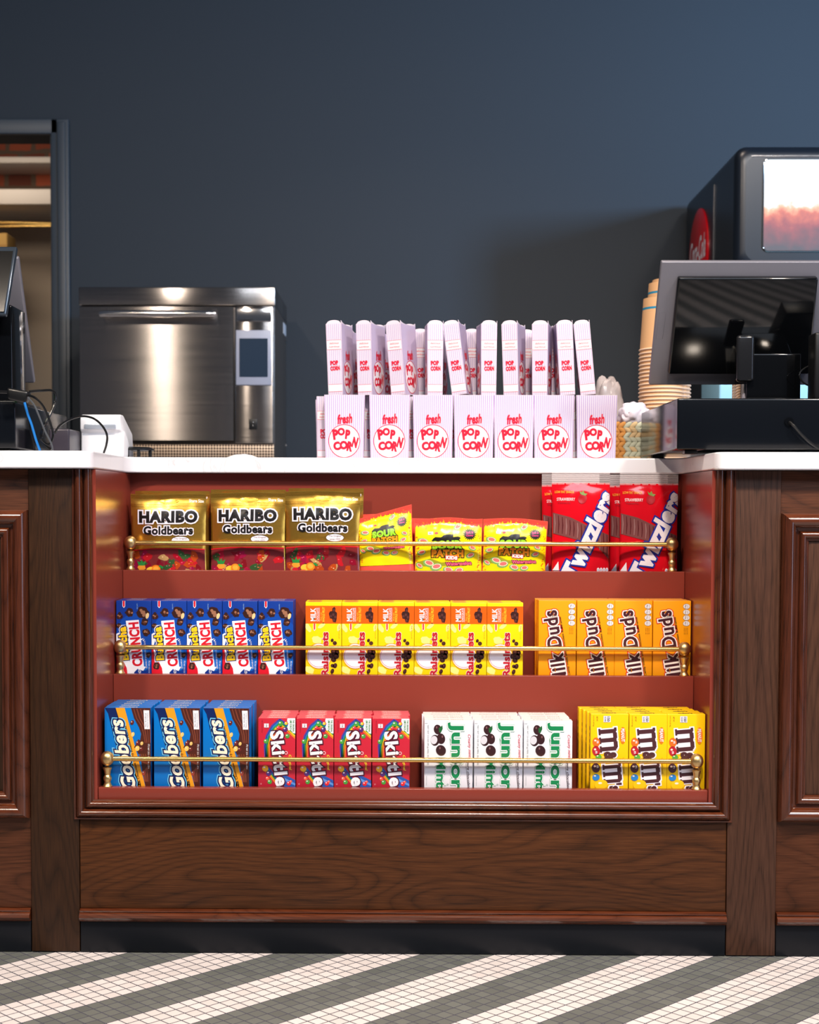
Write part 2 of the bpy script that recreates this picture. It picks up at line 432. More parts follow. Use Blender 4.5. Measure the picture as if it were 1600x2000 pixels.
mb = MB(); mb.box(-4.2, 0.2, YB-0.05, YB-0.001, 0, zb, beige); structure('wall_storeroom', mb)
cream_shelf = mat('cream_shelf_paint', (205, 196, 186), 0.5)
for py0, py1, dp, lab in ((306, 318, 0.25, 'upper narrow cream shelf board against the brick beyond the doorway'), (369, 399, 0.45, 'lower thick cream shelf board above the hanging rods beyond the doorway')):
    yf = YB-dp
    z1, z0 = UZ(py0, yf, 50), UZ(py1, yf, 50)
    mb = MB(); mb.box(-3.6, -0.4, yf, YB-0.002, z0, z1, cream_shelf, 0.004)
    sh = solo('wall_shelf', mb, (-2.0, YB, z0), lab, 'shelf', 'shelves in the store room')
for k, (py0, py1) in enumerate(((431, 437), (443, 441))):
    yf = 4.2+0.06*k
    a = U(0, py0, yf); b = U(104, py1, yf)
    mb = MB(); mb.tube([(a[0]-0.5, yf, a[1]-(b[1]-a[1])*0.3), (b[0], yf, b[1])], 0.007, brass_rod, smooth=1)
    mb.lathe([(0.002, -0.006), (0.013, -0.004), (0.013, 0.004), (0.002, 0.006)], (b[0], yf, b[1]), brass_rod, axis='x')
    solo('hanging_rod', mb, (b[0]-0.4, yf, b[1]), ('upper' if k == 0 else 'lower')+' thin brass rod hanging below the shelf beyond the doorway', 'rod', 'brass rods in the store room')
a = U(-60, 455, 4.1); b = U(14, 486, 4.1)
mb = MB(); mb.box(a[0], b[0], 4.1, 4.25, 1.0, a[1], mat('tan_cardboard', (190, 150, 82), 0.8), 0.004)
mb.box(a[0], b[0]-0.002, 4.099, 4.1, a[1]-0.06, a[1]-0.055, kraft)
solo('cardboard_box', mb, ((a[0]+b[0])/2, 4.25, 1.0), 'tan cardboard box seen through the doorway behind the left screen', 'box')
mb = MB(); mb.box(a[0]-0.3, b[0]+0.01, 4.05, 4.45, 0, 0.999, cream_shelf, 0.004)
solo('storage_cabinet', mb, (a[0], 4.2, 0), 'pale low storage cabinet under the cardboard box beyond the doorway', 'cabinet')

# ------------------------------------------------------------------ front counter
S0 = F/D0
zt = UZ(880, -0.03, 60); zu = UZ(914.5, -0.03, 60)    # worktop top and underside
XL, XR = -0.5725, 0.5620                                  # half width of the display niche
YBK = 0.345                                 # its back panel
YE = 0.318                                  # worktop edge above the niche
YEND = 1.02
def arc(cx, cy, r, a0, a1, n=8): return [(cx+r*math.cos(rad(a0+(a1-a0)*i/n)), cy+r*math.sin(rad(a0+(a1-a0)*i/n))) for i in range(n+1)]
xl, xr = XL-0.001, XR+0.001; R1 = 0.022; R2 = 0.05
pts = [(-2.2, -0.03)] + arc(xl-R1, -0.03+R1, R1, -90, 0) + arc(xl+R2, YE-R2, R2, 180, 90) + arc(xr-R2, YE-R2, R2, 90, 0) + arc(xr+R1, -0.03+R1, R1, 180, 270) + [(2.2, -0.03), (2.2, YEND), (-2.2, YEND)]
mb = MB(); mb.prism(pts, 'z', zu, zt, quartz)
wt = solo('worktop', mb, (0, 0.5, zu), 'long white quartz worktop with a notch above the candy display', 'countertop')
bv = wt.modifiers.new('edge', 'BEVEL'); bv.width = 0.003; bv.segments = 3; bv.limit_method = 'ANGLE'; bv.angle_limit = rad(50)

def sweep(mb, x0, x1, z0, z1, prof, m, mv, closed, y=0.0):
    """prof = (outward offset, height to the viewer); path is the rectangle or a U open at the top"""
    rings = []
    for o, h in prof:
        if closed: rings.append([(x0-o, z1+o), (x0-o, z0-o), (x1+o, z0-o), (x1+o, z1+o)])
        else: rings.append([(x0-o, z1), (x0-o, z0-o), (x1+o, z0-o), (x1+o, z1)])
    n = 4 if closed else 3
    for k in range(n):
        V = []; Fc = []
        k2 = (k+1) % 4
        for (o, h), r in zip(prof, rings): V += [(r[k][0], y-h, r[k][1]), (r[k2][0], y-h, r[k2][1])]
        for i in range(len(prof)-1): Fc.append((2*i, 2*i+1, 2*i+3, 2*i+2))
        mb.add(V, Fc, mv if k in (0, 2) else m)
def roll(o0, o1, h0, hp, h1, n=8):
    return [(o0+(o1-o0)*i/n, (h0+(h1-h0)*i/n)+hp*math.sin(math.pi*i/n)**0.7) for i in range(n+1)]

cab = thing('display_cabinet', (0, 0.2, 0), 'dark walnut counter cabinet with a terracotta candy display niche between two posts', 'cabinet')
zk0 = 0.0; zk1 = UZ(1802, 0)                # kick board top
zb1 = UZ(1778, 0)                           # base moulding top
zp1 = UZ(1606, 0); zn = UZ(1566, 0)         # panel top / niche opening bottom
xpl0, xpl1 = UX(61, 0, 1700), UX(155, 0, 1700); xpr0, xpr1 = UX(1420, 0, 1700), UX(1516, 0, 1700)
XFL, XFR = XL-0.008, XR+0.008                               # outer face of the painted niche box
for xa, xb, wm, tx in ((xpl0, xpl1, wood_v, 'walnut post on the left, shade in its colour'), (xpr0, xpr1, wood_v2, 'walnut post on the right, lit tone in its colour')):
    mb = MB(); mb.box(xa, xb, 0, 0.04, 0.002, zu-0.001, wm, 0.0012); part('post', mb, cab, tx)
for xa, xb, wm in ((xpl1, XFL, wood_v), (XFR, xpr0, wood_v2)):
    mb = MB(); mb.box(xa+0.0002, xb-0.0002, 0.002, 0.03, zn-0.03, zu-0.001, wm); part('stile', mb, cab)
mb = MB(); mb.box(xpl1+0.0008, xpr0-0.0008, 0.003, 0.03, zb1, zn-0.0305, wood_h, 0.0012); part('lower_panel', mb, cab, 'horizontal walnut panel with cathedral grain')
def base_moulding(x0, x1):
    mb = MB(); H = zb1-zk1
    prof = [(0.02, zk1), (-0.004, zk1), (-0.007, zk1+H*0.12), (-0.011, zk1+H*0.35), (-0.011, zk1+H*0.55), (-0.005, zk1+H*0.72), (-0.004, zk1+H*0.74), (-0.006, zk1+H*0.82), (-0.006, zk1+H*0.9), (0.001, zk1+H*0.98), (0.02, zk1+H)]
    mb.prism(prof, 'x', x0, x1, wood_m); return mb
part('base_moulding', base_moulding(xpl1+0.001, xpr0-0.001), cab)
mb = MB(); mb.box(xpl1+0.0015, xpr0-0.0015, 0.001, 0.03, 0.001, zk1-0.0005, kick_black, 0.001); part('kick_board', mb, cab)
prof = [(-0.002, -0.002), (-0.002, 0.004)] + roll(0.0, 0.0135, 0.005, 0.007, 0.004) + [(0.0142, 0.0005), (0.0150, 0.0005)] + roll(0.0155, 0.031, 0.008, 0.010, 0.002) + [(0.032, 0.004), (0.035, 0.004), (0.036, 0.0)]
mb = MB(); sweep(mb, XFL, XFR, zn, zu-0.001, prof, wood_m, wood_mv, False); part('niche_moulding', mb, cab, 'glossy rolled walnut moulding around the niche')
# niche box
mb = MB(); mb.box(XFL, XL, 0.0, YBK+0.01, zn, zu-0.001, red_paint); part('side_panel', mb, cab)
mb = MB(); mb.box(XR, XFR, 0.0, YBK+0.01, zn, zu-0.001, red_paint); part('side_panel', mb, cab)
mb = MB(); mb.box(XL, XR, YBK, YBK+0.01, zn, zu-0.001, red_paint); part('back_panel', mb, cab)
# three stepped trays: front of lip, lip top pixel, floor
YF = (0.004, 0.150, 0.252)
LT = 0.018
zl = (UZ(1541, YF[0]), UZ(1319, YF[1]), UZ(1115, YF[2]))
BX = [YF[i]+LT+0.0052 for i in range(3)]     # front faces of what stands in each tray
zfl = (UZ(1407, BX[0])-0.158, UZ(1177, BX[1])-0.163, zl[2]-0.030)
ynext = (YF[1], YF[2], YBK)
for i in range(3):
    lo = zn if i == 0 else zfl[i-1]-0.008
    mb = MB()
    mb.box(XL+0.0004, XR-0.0004, YF[i], YF[i]+LT, lo+0.0005, zl[i], red_paint, 0.0012)
    mb.box(XL+0.0004, XR-0.0004, YF[i]+LT-0.001, ynext[i]-0.0004, zfl[i]-0.008, zfl[i], red_paint)
    part('shelf', mb, cab, 'terracotta stepped shelf with a raised front lip')
# brass gallery rails
rails = ((1484.5, 210, 1361, 0), (1266, 235, 1337, 1), (1062, 255, 1313, 2))
for py, xl_, xr_, i in rails:
    yr = YF[i]+LT*0.5; zr = UZ(py, yr); x0 = UX(xl_, yr, py); x1 = UX(xr_, yr, py)
    mb = MB(); mb.tube([(x0, yr, zr), (x1, yr, zr)], 0.0047, brass_rod, seg=16, smooth=1)
    rl = part('gallery_rail', mb, cab, 'thin brass rail along the shelf lip')
    Hh = zr-zl[i]
    for x in (x0, x1):
        P = [(0.0005, 0), (0.0088, 0), (0.0092, 0.0015), (0.0075, 0.0035), (0.0058, 0.008), (0.0058, 0.010), (0.0072, 0.0125), (0.0078, 0.017), (0.0066, 0.0205), (0.0052, 0.0225), (0.0056, 0.025), (0.0066, 0.031), (0.0080, 0.034), (0.0082, 0.0365)]
        P = [(r, h*Hh/0.053) for r, h in P]
        zc = Hh+0.0005; rb = 0.0126
        b0 = P[-1][1]
        for k in range(0, 13):
            a = -math.pi/2+math.pi*k/12
            h = zc+rb*1.12*math.sin(a)
            if h > b0+0.0012: P.append((max(0.0004, rb*math.cos(a)), h))
        mb = MB(); mb.lathe(P, (x, yr, zl[i]), brass, seg=28); part('rail_post', mb, rl)

def side_cabinet(x0, x1, xin, left):
    """xin: inner edge pixel of the raised frame next to the post"""
    lab = ('walnut panelled counter cabinet at the left edge beside the post' if left else 'walnut panelled counter cabinet at the right edge beside the post')
    o = thing('side_cabinet', ((x0+x1)/2, 0.2, 0), lab, 'cabinet')
    mb = MB(); mb.box(x0, x1, 0.045, YEND-0.05, 0.002, zu-0.001, mat('carcass_brown', (60, 40, 30), 0.6)); part('carcass', mb, o)
    mb = MB(); mb.box(x0, x1, 0.004, 0.04, zb1, zu-0.001, wood_h2, 0.001)
    # frame rails read as horizontal grain with an upright strip next to the post
    part('panel_board', mb, o)
    zt_, zb_ = UZ(998 if left else 1001, 0), UZ(1601, 0)
    pa, pb = (x0+0.10, x1-0.001) if left else (x0+0.001, x1-0.10)
    pr = [(0.0, -0.004), (0.0, 0.004)] + roll(-0.001, -0.026, 0.008, 0.011, 0.006, 12) + [(-0.0265, 0.002), (-0.0325, 0.001)] + roll(-0.033, -0.047, 0.004, 0.006, 0.001) + [(-0.050, 0.0005)]
    mb = MB(); sweep(mb, pa, pb, zb_, zt_, pr, wood_m, wood_mv, True); part('panel_moulding', mb, o, 'glossy rolled walnut moulding')
    mb = MB(); i0 = 0.050; i1 = 0.10
    V = [(pa+i0, 0.0035, zb_+i0), (pb-i0, 0.0035, zb_+i0), (pb-i0, 0.0035, zt_-i0), (pa+i0, 0.0035, zt_-i0), (pa+i1, -0.006, zb_+i1), (pb-i1, -0.006, zb_+i1), (pb-i1, -0.006, zt_-i1), (pa+i1, -0.006, zt_-i1)]
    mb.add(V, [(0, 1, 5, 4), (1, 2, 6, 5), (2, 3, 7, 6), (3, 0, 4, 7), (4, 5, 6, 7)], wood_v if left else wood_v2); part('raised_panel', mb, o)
    part('base_moulding', base_moulding(x0+0.001, x1-0.001), o)
    mb = MB(); mb.box(x0+0.001, x1-0.001, 0.001, 0.03, 0.001, zk1-0.0005, kick_black, 0.001); part('kick_board', mb, o)
side_cabinet(-1.55, xpl0-0.0005, 62, True)
side_cabinet(xpr1+0.0005, 1.55, 1517, False)
# plain carcass behind the fronts, carries the deep worktop
mb = MB()
mb.box(xpl0, xpr1, YBK+0.02, YEND-0.05, 0.002, zu-0.001, mat('carcass_brown', (60, 40, 30), 0.6))
part('carcass', mb, cab)

# ------------------------------------------------------------------ candy boxes
def box_front(mb, y): return lambda u, v, L: (u, y-0.00012-0.00012*L, v)
def carton(name, Wd, T, H, side, front_art, top_art=None, left_art=None, top=None):
    """carton with base at the origin, front face at y = 0, T deep"""
    mb = MB()
    mb.box(-Wd/2, Wd/2, 0, T, 0, H, side, 0.0007)
    if top: mb.box(-Wd/2+0.0008, Wd/2-0.0008, 0.0008, T-0.0008, H-0.0005, H+0.0001, top)
    if front_art: mb.art(front_art, box_front(mb, 0))
    if top_art: mb.art(top_art, lambda u, v, L: (u, v, H+0.00015+0.0001*L))
    if left_art: mb.art(left_art, lambda u, v, L: (-Wd/2-0.00012-0.0001*L, -u+T/2, v))
    return mb.mesh(name)
def top_text(body, Wd, T, m, w=0.6, h=0.4, bg=None, bold=0.02, cx=0.5):
    a = Art(0, 100, 0, Wd, T); t = 100*T/Wd
    if bg: a.rect(100*(cx-w/2-0.04), t*0.15, 100*(cx+w/2+0.04), t*0.85, bg, 0)
    a.text(body, 100*cx, t/2, 100*w, t*h, 0, m, 1, bold=bold)
    return a

def art_goobers(Wd, H):
    a = Art(597, 1010, 207, Wd, H)
    navy = ink((10, 30, 85)); cream = ink((238, 228, 205)); choc = ink((72, 30, 22)); lchoc = ink((120, 60, 42)); glow = ink((110, 190, 230))
    a.poly([(600, 207), (697, 207), (905, 900), (850, 960), (690, 520), (630, 260)], navy, 1)
    a.poly([(695, 207), (778, 207), (850, 480), (985, 1010), (905, 1010), (800, 600)], ink((222, 150, 30)), 1)
    a.poly([(835, 207), (862, 300), (905, 380), (925, 440), (905, 560), (925, 690), (935, 790), (985, 1010), (1010, 1010), (1010, 207)], choc, 2)
    for dx, w in ((0, 7), (28, 9), (60, 6), (95, 8)):
        a.line([(860+dx, 215), (885+dx, 300), (930+dx*0.8, 370), (950+dx*0.6, 450), (960+dx*0.5, 520)], w, lchoc, 3)
        a.line([(905+dx*0.6, 620), (930+dx*0.5, 690), (990+dx*0.1, 720), (940+dx*0.4, 790), (955+dx*0.3, 870)], w, lchoc, 3)
    a.ell(910, 560, 42, 60, choc, 3, jag=0.25, n=14, seed=3)
    for x, y, rx, ry, c in ((850, 445, 15, 22, (220, 190, 110)), (845, 338, 16, 22, (90, 30, 28)), (893, 520, 16, 20, (105, 32, 34)), (930, 525, 13, 17, (214, 180, 100)), (890, 570, 20, 24, (225, 190, 100)), (925, 575, 17, 17, (100, 34, 30)), (945, 790, 15, 24, (150, 60, 50))):
        a.ell(x, y, rx, ry, ink(c), 4, rot=20); a.ell(x-4, y-6, rx*0.3, ry*0.25, ink((225, 205, 190)), 5)
    a.poly([(947, 228), (998, 228), (1003, 397), (955, 397)], WHITE, 4)
    a.text('No Artificial', 966, 315, 120, 12, 90, ink((60, 70, 100)), 5, bold=0.0); a.text('Flavors or Colors', 984, 315, 130, 9, 90, ink((60, 70, 100)), 5, bold=0.0)
    a.text('Goobers', 757, 625, 640, 128, 101, cream, 8, bold=0.03, shear=0.25, outl=((0.15, glow, 5), (0.105, navy, 6)))
    a.text('Milk Chocolate • Dry Roasted Peanuts', 852, 640, 560, 26, 104, ink((30, 25, 40)), 7, bold=0.01)
    a.text('NET WT 3.1 OZ (88.2g)', 993, 640, 220, 17, 90, WHITE, 7, bold=0.0)
    return a
def art_skittles(Wd, H):
    a = Art(405, 738, 292, Wd, H)
    a.poly([(405, 780), (500, 740), (620, 770), (738, 860), (738, 1010), (405, 1010)], ink((165, 28, 48)), 0.5)
    R = [(70, 60, 150), (30, 120, 190), (40, 150, 80), (240, 190, 40), (235, 120, 40)]
    for i, c in enumerate(R):
        d = i*15
        a.line([(468+d*0.5, 640), (462+d*0.7, 540), (480+d*0.8, 450+d*0.3), (530+d*0.6, 360+d*0.7), (600+d*0.2, 300+d)], 15, ink(c), 1)
        a.line([(600, 300+d), (660, 345+d*0.9), (738, 400+d*1.2)], 15, ink(c), 1)
        a.line([(440+d*0.3, 735+d*0.4), (500, 740+d), (560, 820+d*0.9), (600, 880+d)], 12, ink(c), 1)
    a.poly([(610, 790), (640, 800), (738, 850), (738, 1000), (660, 1000)], ink((40, 80, 160)), 1.2)
    a.poly([(640, 830), (738, 880), (738, 900), (650, 860)], ink((90, 140, 210)), 1.4)
    a.poly([(668, 292), (738, 292), (738, 428), (716, 424), (698, 398), (678, 402), (665, 372), (676, 340), (664, 316)], WHITE, 2)
    a.text('THE ORIGINAL', 722, 360, 110, 16, -90, ink((40, 120, 50)), 3, bold=0.03)
    a.text('LIME IS BACK', 698, 352, 90, 18, -90, ink((30, 130, 50)), 3, bold=0.03)
    for x, y, r, c in ((607, 340, 23, (70, 150, 60)), (585, 378, 16, (200, 40, 60)), (648, 392, 22, (80, 40, 110)), (655, 338, 14, (240, 190, 40)), (668, 452, 20, (70, 150, 60)), (475, 500, 21, (70, 150, 60)), (468, 745, 28, (235, 170, 40)), (500, 790, 24, (80, 40, 110)), (488, 835, 17, (220, 80, 60)), (508, 866, 20, (70, 150, 60)), (680, 880, 19, (215, 40, 50)), (697, 862, 12, (225, 90, 70))):
        a.ell(x, y, r, r, ink(c), 4); a.ell(x-r*0.3, y-r*0.35, r*0.35, r*0.25, ink((235, 220, 225)), 5)
    a.text('Skittles', 598, 690, 575, 122, -84, WHITE, 7, bold=0.04, space=1.15, outl=((0.10, ink((70, 15, 40)), 6),))
    a.text('Original', 690, 690, 140, 30, -88, ink((245, 200, 60)), 6, bold=0.03, shear=0.2)
    a.ring(655, 603, 15, 5, ink((235, 200, 210)), 6)
    a.rect(458, 340, 500, 376, ink((225, 215, 225)), 4); a.text('170', 479, 358, 26, 12, -90, ink((60, 40, 60)), 5)
    a.text('NET WT 3.5 OZ (99.2 g)', 440, 365, 110, 9, -90, ink((90, 20, 35)), 5, bold=0.0)
    a.text('11', 430, 885, 10, 14, 0, ink((235, 170, 180)), 5)
    return a
def art_junior(Wd, H):
    a = Art(563, 1025, 325, Wd, H)
    g = ink((18, 128, 76)); dk = ink((50, 25, 30)); r = ink((205, 45, 70)); gy = ink((110, 125, 125))
    a.ell(690, 412, 37, 47, dk, 2, rot=-10); a.poly([(705, 440), (700, 400), (735, 372), (738, 405), (722, 440)], ink((30, 95, 50)), 3)
    a.ell(722, 500, 40, 51, dk, 3, rot=-8); a.ell(665, 515, 42, 52, dk, 4); a.ell(655, 513, 32, 40, ink((205, 205, 215)), 5, rot=8); a.ell(722, 612, 47, 52, dk, 4, rot=-25)
    for x, y in ((680, 392), (735, 480), (712, 590)): a.ell(x, y, 7, 12, ink((120, 80, 85)), 5.5)
    th = ink((120, 190, 150))
    a.text('Junior', 862, 668, 655, 152, -90, g, 9, bold=0.035, outl=((0.095, th, 6), (0.082, WHITE, 7)))
    a.text('Mints', 722, 855, 330, 92, -90, g, 9, bold=0.035, outl=((0.10, th, 6), (0.085, WHITE, 7)))
    a.text('Creamy mints', 993, 575, 235, 36, -88, r, 5, bold=0.0, shear=0.35)
    a.text('in pure chocolate', 982, 830, 300, 32, -88, ink((60, 40, 50)), 5, bold=0.005, shear=0.35)
    a.text('NET WT 3.5 OZ (99 g) MIN. 35 PIECES', 597, 560, 380, 17, -90, gy, 5, bold=0.0)
    a.text('ENLARGED TO SHOW', 585, 905, 90, 6, -90, gy, 5, bold=0.0)
    a.line([(568, 352), (595, 352)], 2.5, gy, 5); a.line([(960, 735), (975, 900), (985, 985)], 2.5, dk, 5)
    a.ring(787, 940, 8, 2, g, 6)
    return a
def slab_m(a, cx, cy, w, h, rot, m, L, g=0.0):
    """slab-serif small m built from bars; g grows it for the outline"""
    k = a.k; C = a.p(cx, cy); t = rad(rot)
    def bar(x0, y0, x1, y1):
        q = []
        for x, y in ((x0-g, y0-g), (x1+g, y0-g), (x1+g, y1+g), (x0-g, y1+g)):
            X = (x)*k; Y = (y)*k
            q.append(a.clampv((C[0]+X*math.cos(t)-Y*math.sin(t), C[1]+X*math.sin(t)+Y*math.cos(t))))
        a.items.append((q, [(0, 1, 2, 3)], m, L))
    sw = w*0.17
    if g: bar(-w*0.36, -h*0.40, w*0.36, h*0.30)
    for i, x in enumerate((-w*0.36, 0.0, w*0.36)):
        bar(x-sw/2, -h/2, x+sw/2, h*0.36)
        bar(x-sw*0.78, -h/2, x+sw*0.78, -h/2+h*0.11)
    bar(-w/2, h/2-h*0.14, -w*0.36, h/2)
    for x0, x1 in ((-w*0.36, -0.02*w), (0.0, w*0.36)):
        bar(x0, h*0.28, x1+sw*0.1, h*0.46); bar(x0+w*0.07, h*0.40, x1-w*0.04, h*0.5)
        bar(x1-sw*0.4, h*0.10, x1+sw*0.5, h*0.40)
def art_mm(Wd, H):
    a = Art(560, 908, 250, Wd, H)
    br = ink((72, 38, 44)); w = ink((232, 228, 236))
    for cx, cy, ww, hh in ((722, 492, 225, 168), (762, 805, 185, 172)):
        slab_m(a, cx, cy, ww, hh, -85, w, 4, g=11); slab_m(a, cx, cy, ww, hh, -85, br, 6)
    a.text('&', 742, 641, 92, 118, -85, br, 6.5, bold=0.06, outl=((0.14, w, 5),))
    a.text("'s", 792, 925, 70, 120, -85, br, 6, bold=0.05, outl=((0.13, w, 4),))
    for x, y, rx, ry, c in ((612, 510, 34, 42, (235, 105, 30)), (611, 592, 36, 46, (175, 30, 45)), (634, 652, 28, 30, (80, 160, 60)), (610, 750, 38, 44, (70, 35, 45)), (612, 838, 34, 30, (40, 120, 190)), (660, 905, 60, 46, (248, 190, 20))):
        a.ell(x, y, rx, ry, ink(c), 7, rot=-10); a.ell(x-10, y-14, rx*0.3, ry*0.2, ink((250, 225, 205)), 8)
    for x, y in ((624, 510), (612, 605), (625, 740)): a.text('m', x, y, 22, 18, -85, WHITE, 8, bold=0.02)
    a.ell(856, 448, 28, 78, ink((236, 118, 24)), 5, rot=0); a.text('PEANUT', 856, 446, 122, 32, -88, WHITE, 6, bold=0.03)
    a.rect(677, 268, 742, 326, ink((215, 215, 225)), 4); a.text('150', 722, 297, 44, 24, -90, ink((60, 60, 80)), 5, bold=0.03); a.text('CALORIES', 693, 297, 48, 12, -90, ink((90, 90, 120)), 5, bold=0.02)
    a.text('NET WT', 618, 295, 46, 14, -90, ink((120, 80, 20)), 5, bold=0.0); a.text('3.10 OZ (87.9g)', 585, 315, 100, 12, -90, ink((120, 80, 20)), 5, bold=0.0)
    a.text('CHOCOLATE CANDIES', 866, 730, 150, 14, -88, ink((120, 70, 20)), 5, bold=0.0)
    return a
def cluster(a, x, y, r, L, seed, nuts=False):
    R = random.Random(seed)
    a.ell(x, y, r, r*1.05, ink((52, 26, 22)), L, jag=0.18, n=14, seed=seed)
    for i in range(7):
        t = R.random()*6.28; q = R.random()*r*0.62
        a.ell(x+q*math.cos(t), y+q*math.sin(t), r*0.26, r*0.24, ink((150, 105, 80) if nuts or i % 3 == 0 else (88, 48, 36)), L+1+i*0.1, n=8)
def art_bunch(Wd, H):
    a = Art(405, 660, 128, Wd, H)
    w = ink((236, 236, 244)); rd = ink((205, 24, 44)); nv = ink((8, 30, 100))
    a.ell(540, 430, 150, 210, ink((14, 70, 165)), 0.3); a.ell(600, 560, 60, 80, ink((20, 100, 190)), 0.5)
    a.poly([(405, 455), (425, 465), (440, 520), (470, 560), (480, 620), (500, 700), (520, 760), (405, 760)], rd, 1)
    a.poly([(405, 372), (425, 360), (430, 420), (420, 455), (440, 520), (470, 560), (490, 560), (530, 600), (620, 610), (600, 640), (560, 625), (535, 650), (520, 740), (490, 700), (480, 620), (455, 570), (425, 520), (415, 465), (405, 455)], w, 1.5)
    a.poly([(475, 275), (570, 268), (606, 610), (510, 620)], w, 3)
    a.text('CRUNCH', 546, 446, 322, 76, 95.5, rd, 5, bold=0.045)
    a.text('Buncha', 458, 440, 245, 62, 95, ink((245, 200, 30)), 7, bold=0.05, outl=((0.20, w, 4), (0.13, nv, 5)))
    for x, y, r, n in ((502, 215, 31, 0), (430, 240, 24, 0), (600, 215, 44, 1), (614, 282, 26, 0), (625, 357, 27, 0), (425, 312, 19, 0), (637, 525, 20, 0), (440, 602, 24, 0)): cluster(a, x, y, r, 2 if x != 440 else 3, int(x+y), n)
    a.ell(632, 238, 12, 22, ink((225, 195, 140)), 4, rot=15)
    a.line([(585, 412), (605, 402)], [10, 1], w, 4); a.line([(600, 420), (612, 408)], [8, 1], w, 4)
    a.poly([(451, 130), (471, 130), (471, 170), (461, 182), (451, 170)], w, 3); a.poly([(454, 130), (468, 130), (468, 168), (461, 176), (454, 168)], rd, 4)
    a.text('BUNCHES OF CRUNCHY CHOCOLATE', 618, 520, 200, 10, 94, w, 5, bold=0.0)
    a.text('NET WT 3.2 OZ (90.7g)', 645, 640, 150, 12, 90, w, 5, bold=0.0); a.text('CANDY', 575, 655, 60, 20, 94, w, 5, bold=0.01)
    a.text('MADE WITH', 559, 170, 40, 7, 90, ink((150, 190, 230)), 5, bold=0.0)
    return a
def art_raisin(Wd, H):
    a = Art(304, 548, 128, Wd, H)
    org = ink((222, 92, 14)); rd = ink((178, 26, 40)); pale = ink((248, 226, 130)); dk = ink((56, 28, 26)); dk2 = ink((86, 48, 46))
    a.rect(304, 152, 548, 273, org, 1)
    a.text('MILK', 355, 212, 90, 36, 90, WHITE, 3, bold=0.03); a.text('CHOCOLATE', 385, 212, 92, 15, 90, WHITE, 3, bold=0.01); a.line([(397, 165), (397, 260)], 2, WHITE, 3)
    a.text('Made with', 409, 225, 55, 9, 90, ink((245, 200, 60)), 3, bold=0.0); a.text('WHOLE FRUIT', 426, 212, 104, 17, 90, ink((250, 205, 50)), 3, bold=0.015)
    a.poly([(462, 205), (470, 190), (484, 188), (486, 170), (500, 158), (508, 170), (506, 190), (518, 200), (516, 240), (510, 265), (490, 262), (484, 240), (470, 238)], dk, 3)
    for x, y in ((497, 182), (492, 212), (506, 228), (496, 250), (476, 222)): a.ell(x, y, 8, 10, dk2, 4, n=9)
    for x, y, rx, ry, r in ((322, 303, 16, 32, -30), (412, 288, 28, 13, -35), (380, 385, 34, 26, 20), (530, 300, 12, 26, 10), (330, 590, 34, 22, 30), (520, 650, 30, 20, 0)): a.ell(x, y, rx, ry, pale, 1, rot=r, jag=0.1)
    a.poly([(356, 273), (373, 273), (373, 312), (364, 324), (356, 312)], WHITE, 2); a.poly([(359, 273), (370, 273), (370, 310), (364, 318), (359, 310)], ink((210, 70, 40)), 3)
    a.ell(395, 495, 80, 84, ink((226, 226, 236)), 2, n=32); a.ring(395, 495, 76, 2.2, rd, 3); a.ring(395, 495, 88, 1.6, rd, 3)
    a.text('Raisinets', 436, 480, 300, 50, 90, rd, 6, bold=0.04, outl=((0.07, WHITE, 5),))
    for x, y, rx, ry in ((485, 387, 10, 12), (503, 406, 14, 14), (498, 465, 22, 18), (478, 492, 18, 18), (512, 495, 20, 20), (495, 520, 18, 16), (520, 470, 14, 18), (505, 560, 14, 18), (487, 560, 12, 12), (486, 598, 12, 18), (515, 455, 14, 12), (495, 640, 18, 14)):
        a.ell(x, y, rx, ry, dk, 4, rot=20, n=12); a.ell(x-2, y-4, rx*0.45, ry*0.35, dk2, 4.5, n=8)
    a.text('NET WT 3.1 OZ (88.2g)', 533, 330, 90, 8, 90, ink((200, 120, 30)), 3, bold=0.0)
    return a
def art_duds(Wd, H):
    a = Art(428, 718, 127, Wd, H)
    br = ink((66, 28, 36)); w = ink((236, 226, 220)); rd = ink((206, 34, 28))
    a.text('Milk Duds', 556, 490, 575, 112, 99, br, 7, bold=0.03, space=1.1, outl=((0.13, rd, 4), (0.09, w, 6)))
    a.text('Candy made with Chocolate & Caramel', 632, 480, 460, 22, 99.5, ink((60, 30, 20)), 5, bold=0.005)
    for i in range(4):
        y = 170+i*44
        a.ell(683, y, 27, 21, ink((110, 100, 100)), 3, n=16); a.ell(683, y, 25, 19, ink((222, 218, 222)), 4, n=16)
        a.text(('130', '4g', '90mg', '18g')[3-i], 676, y, 26, 10, 90, ink((80, 70, 80)), 5, bold=0.01); a.line([(692, y-13), (692, y+13)], 4, ink((170, 160, 170)), 5)
    for x in (668, 680, 692): a.text('PER 14 PIECES', x, 360, 52, 6, 90, ink((110, 60, 20)), 5, bold=0.0)
    return a

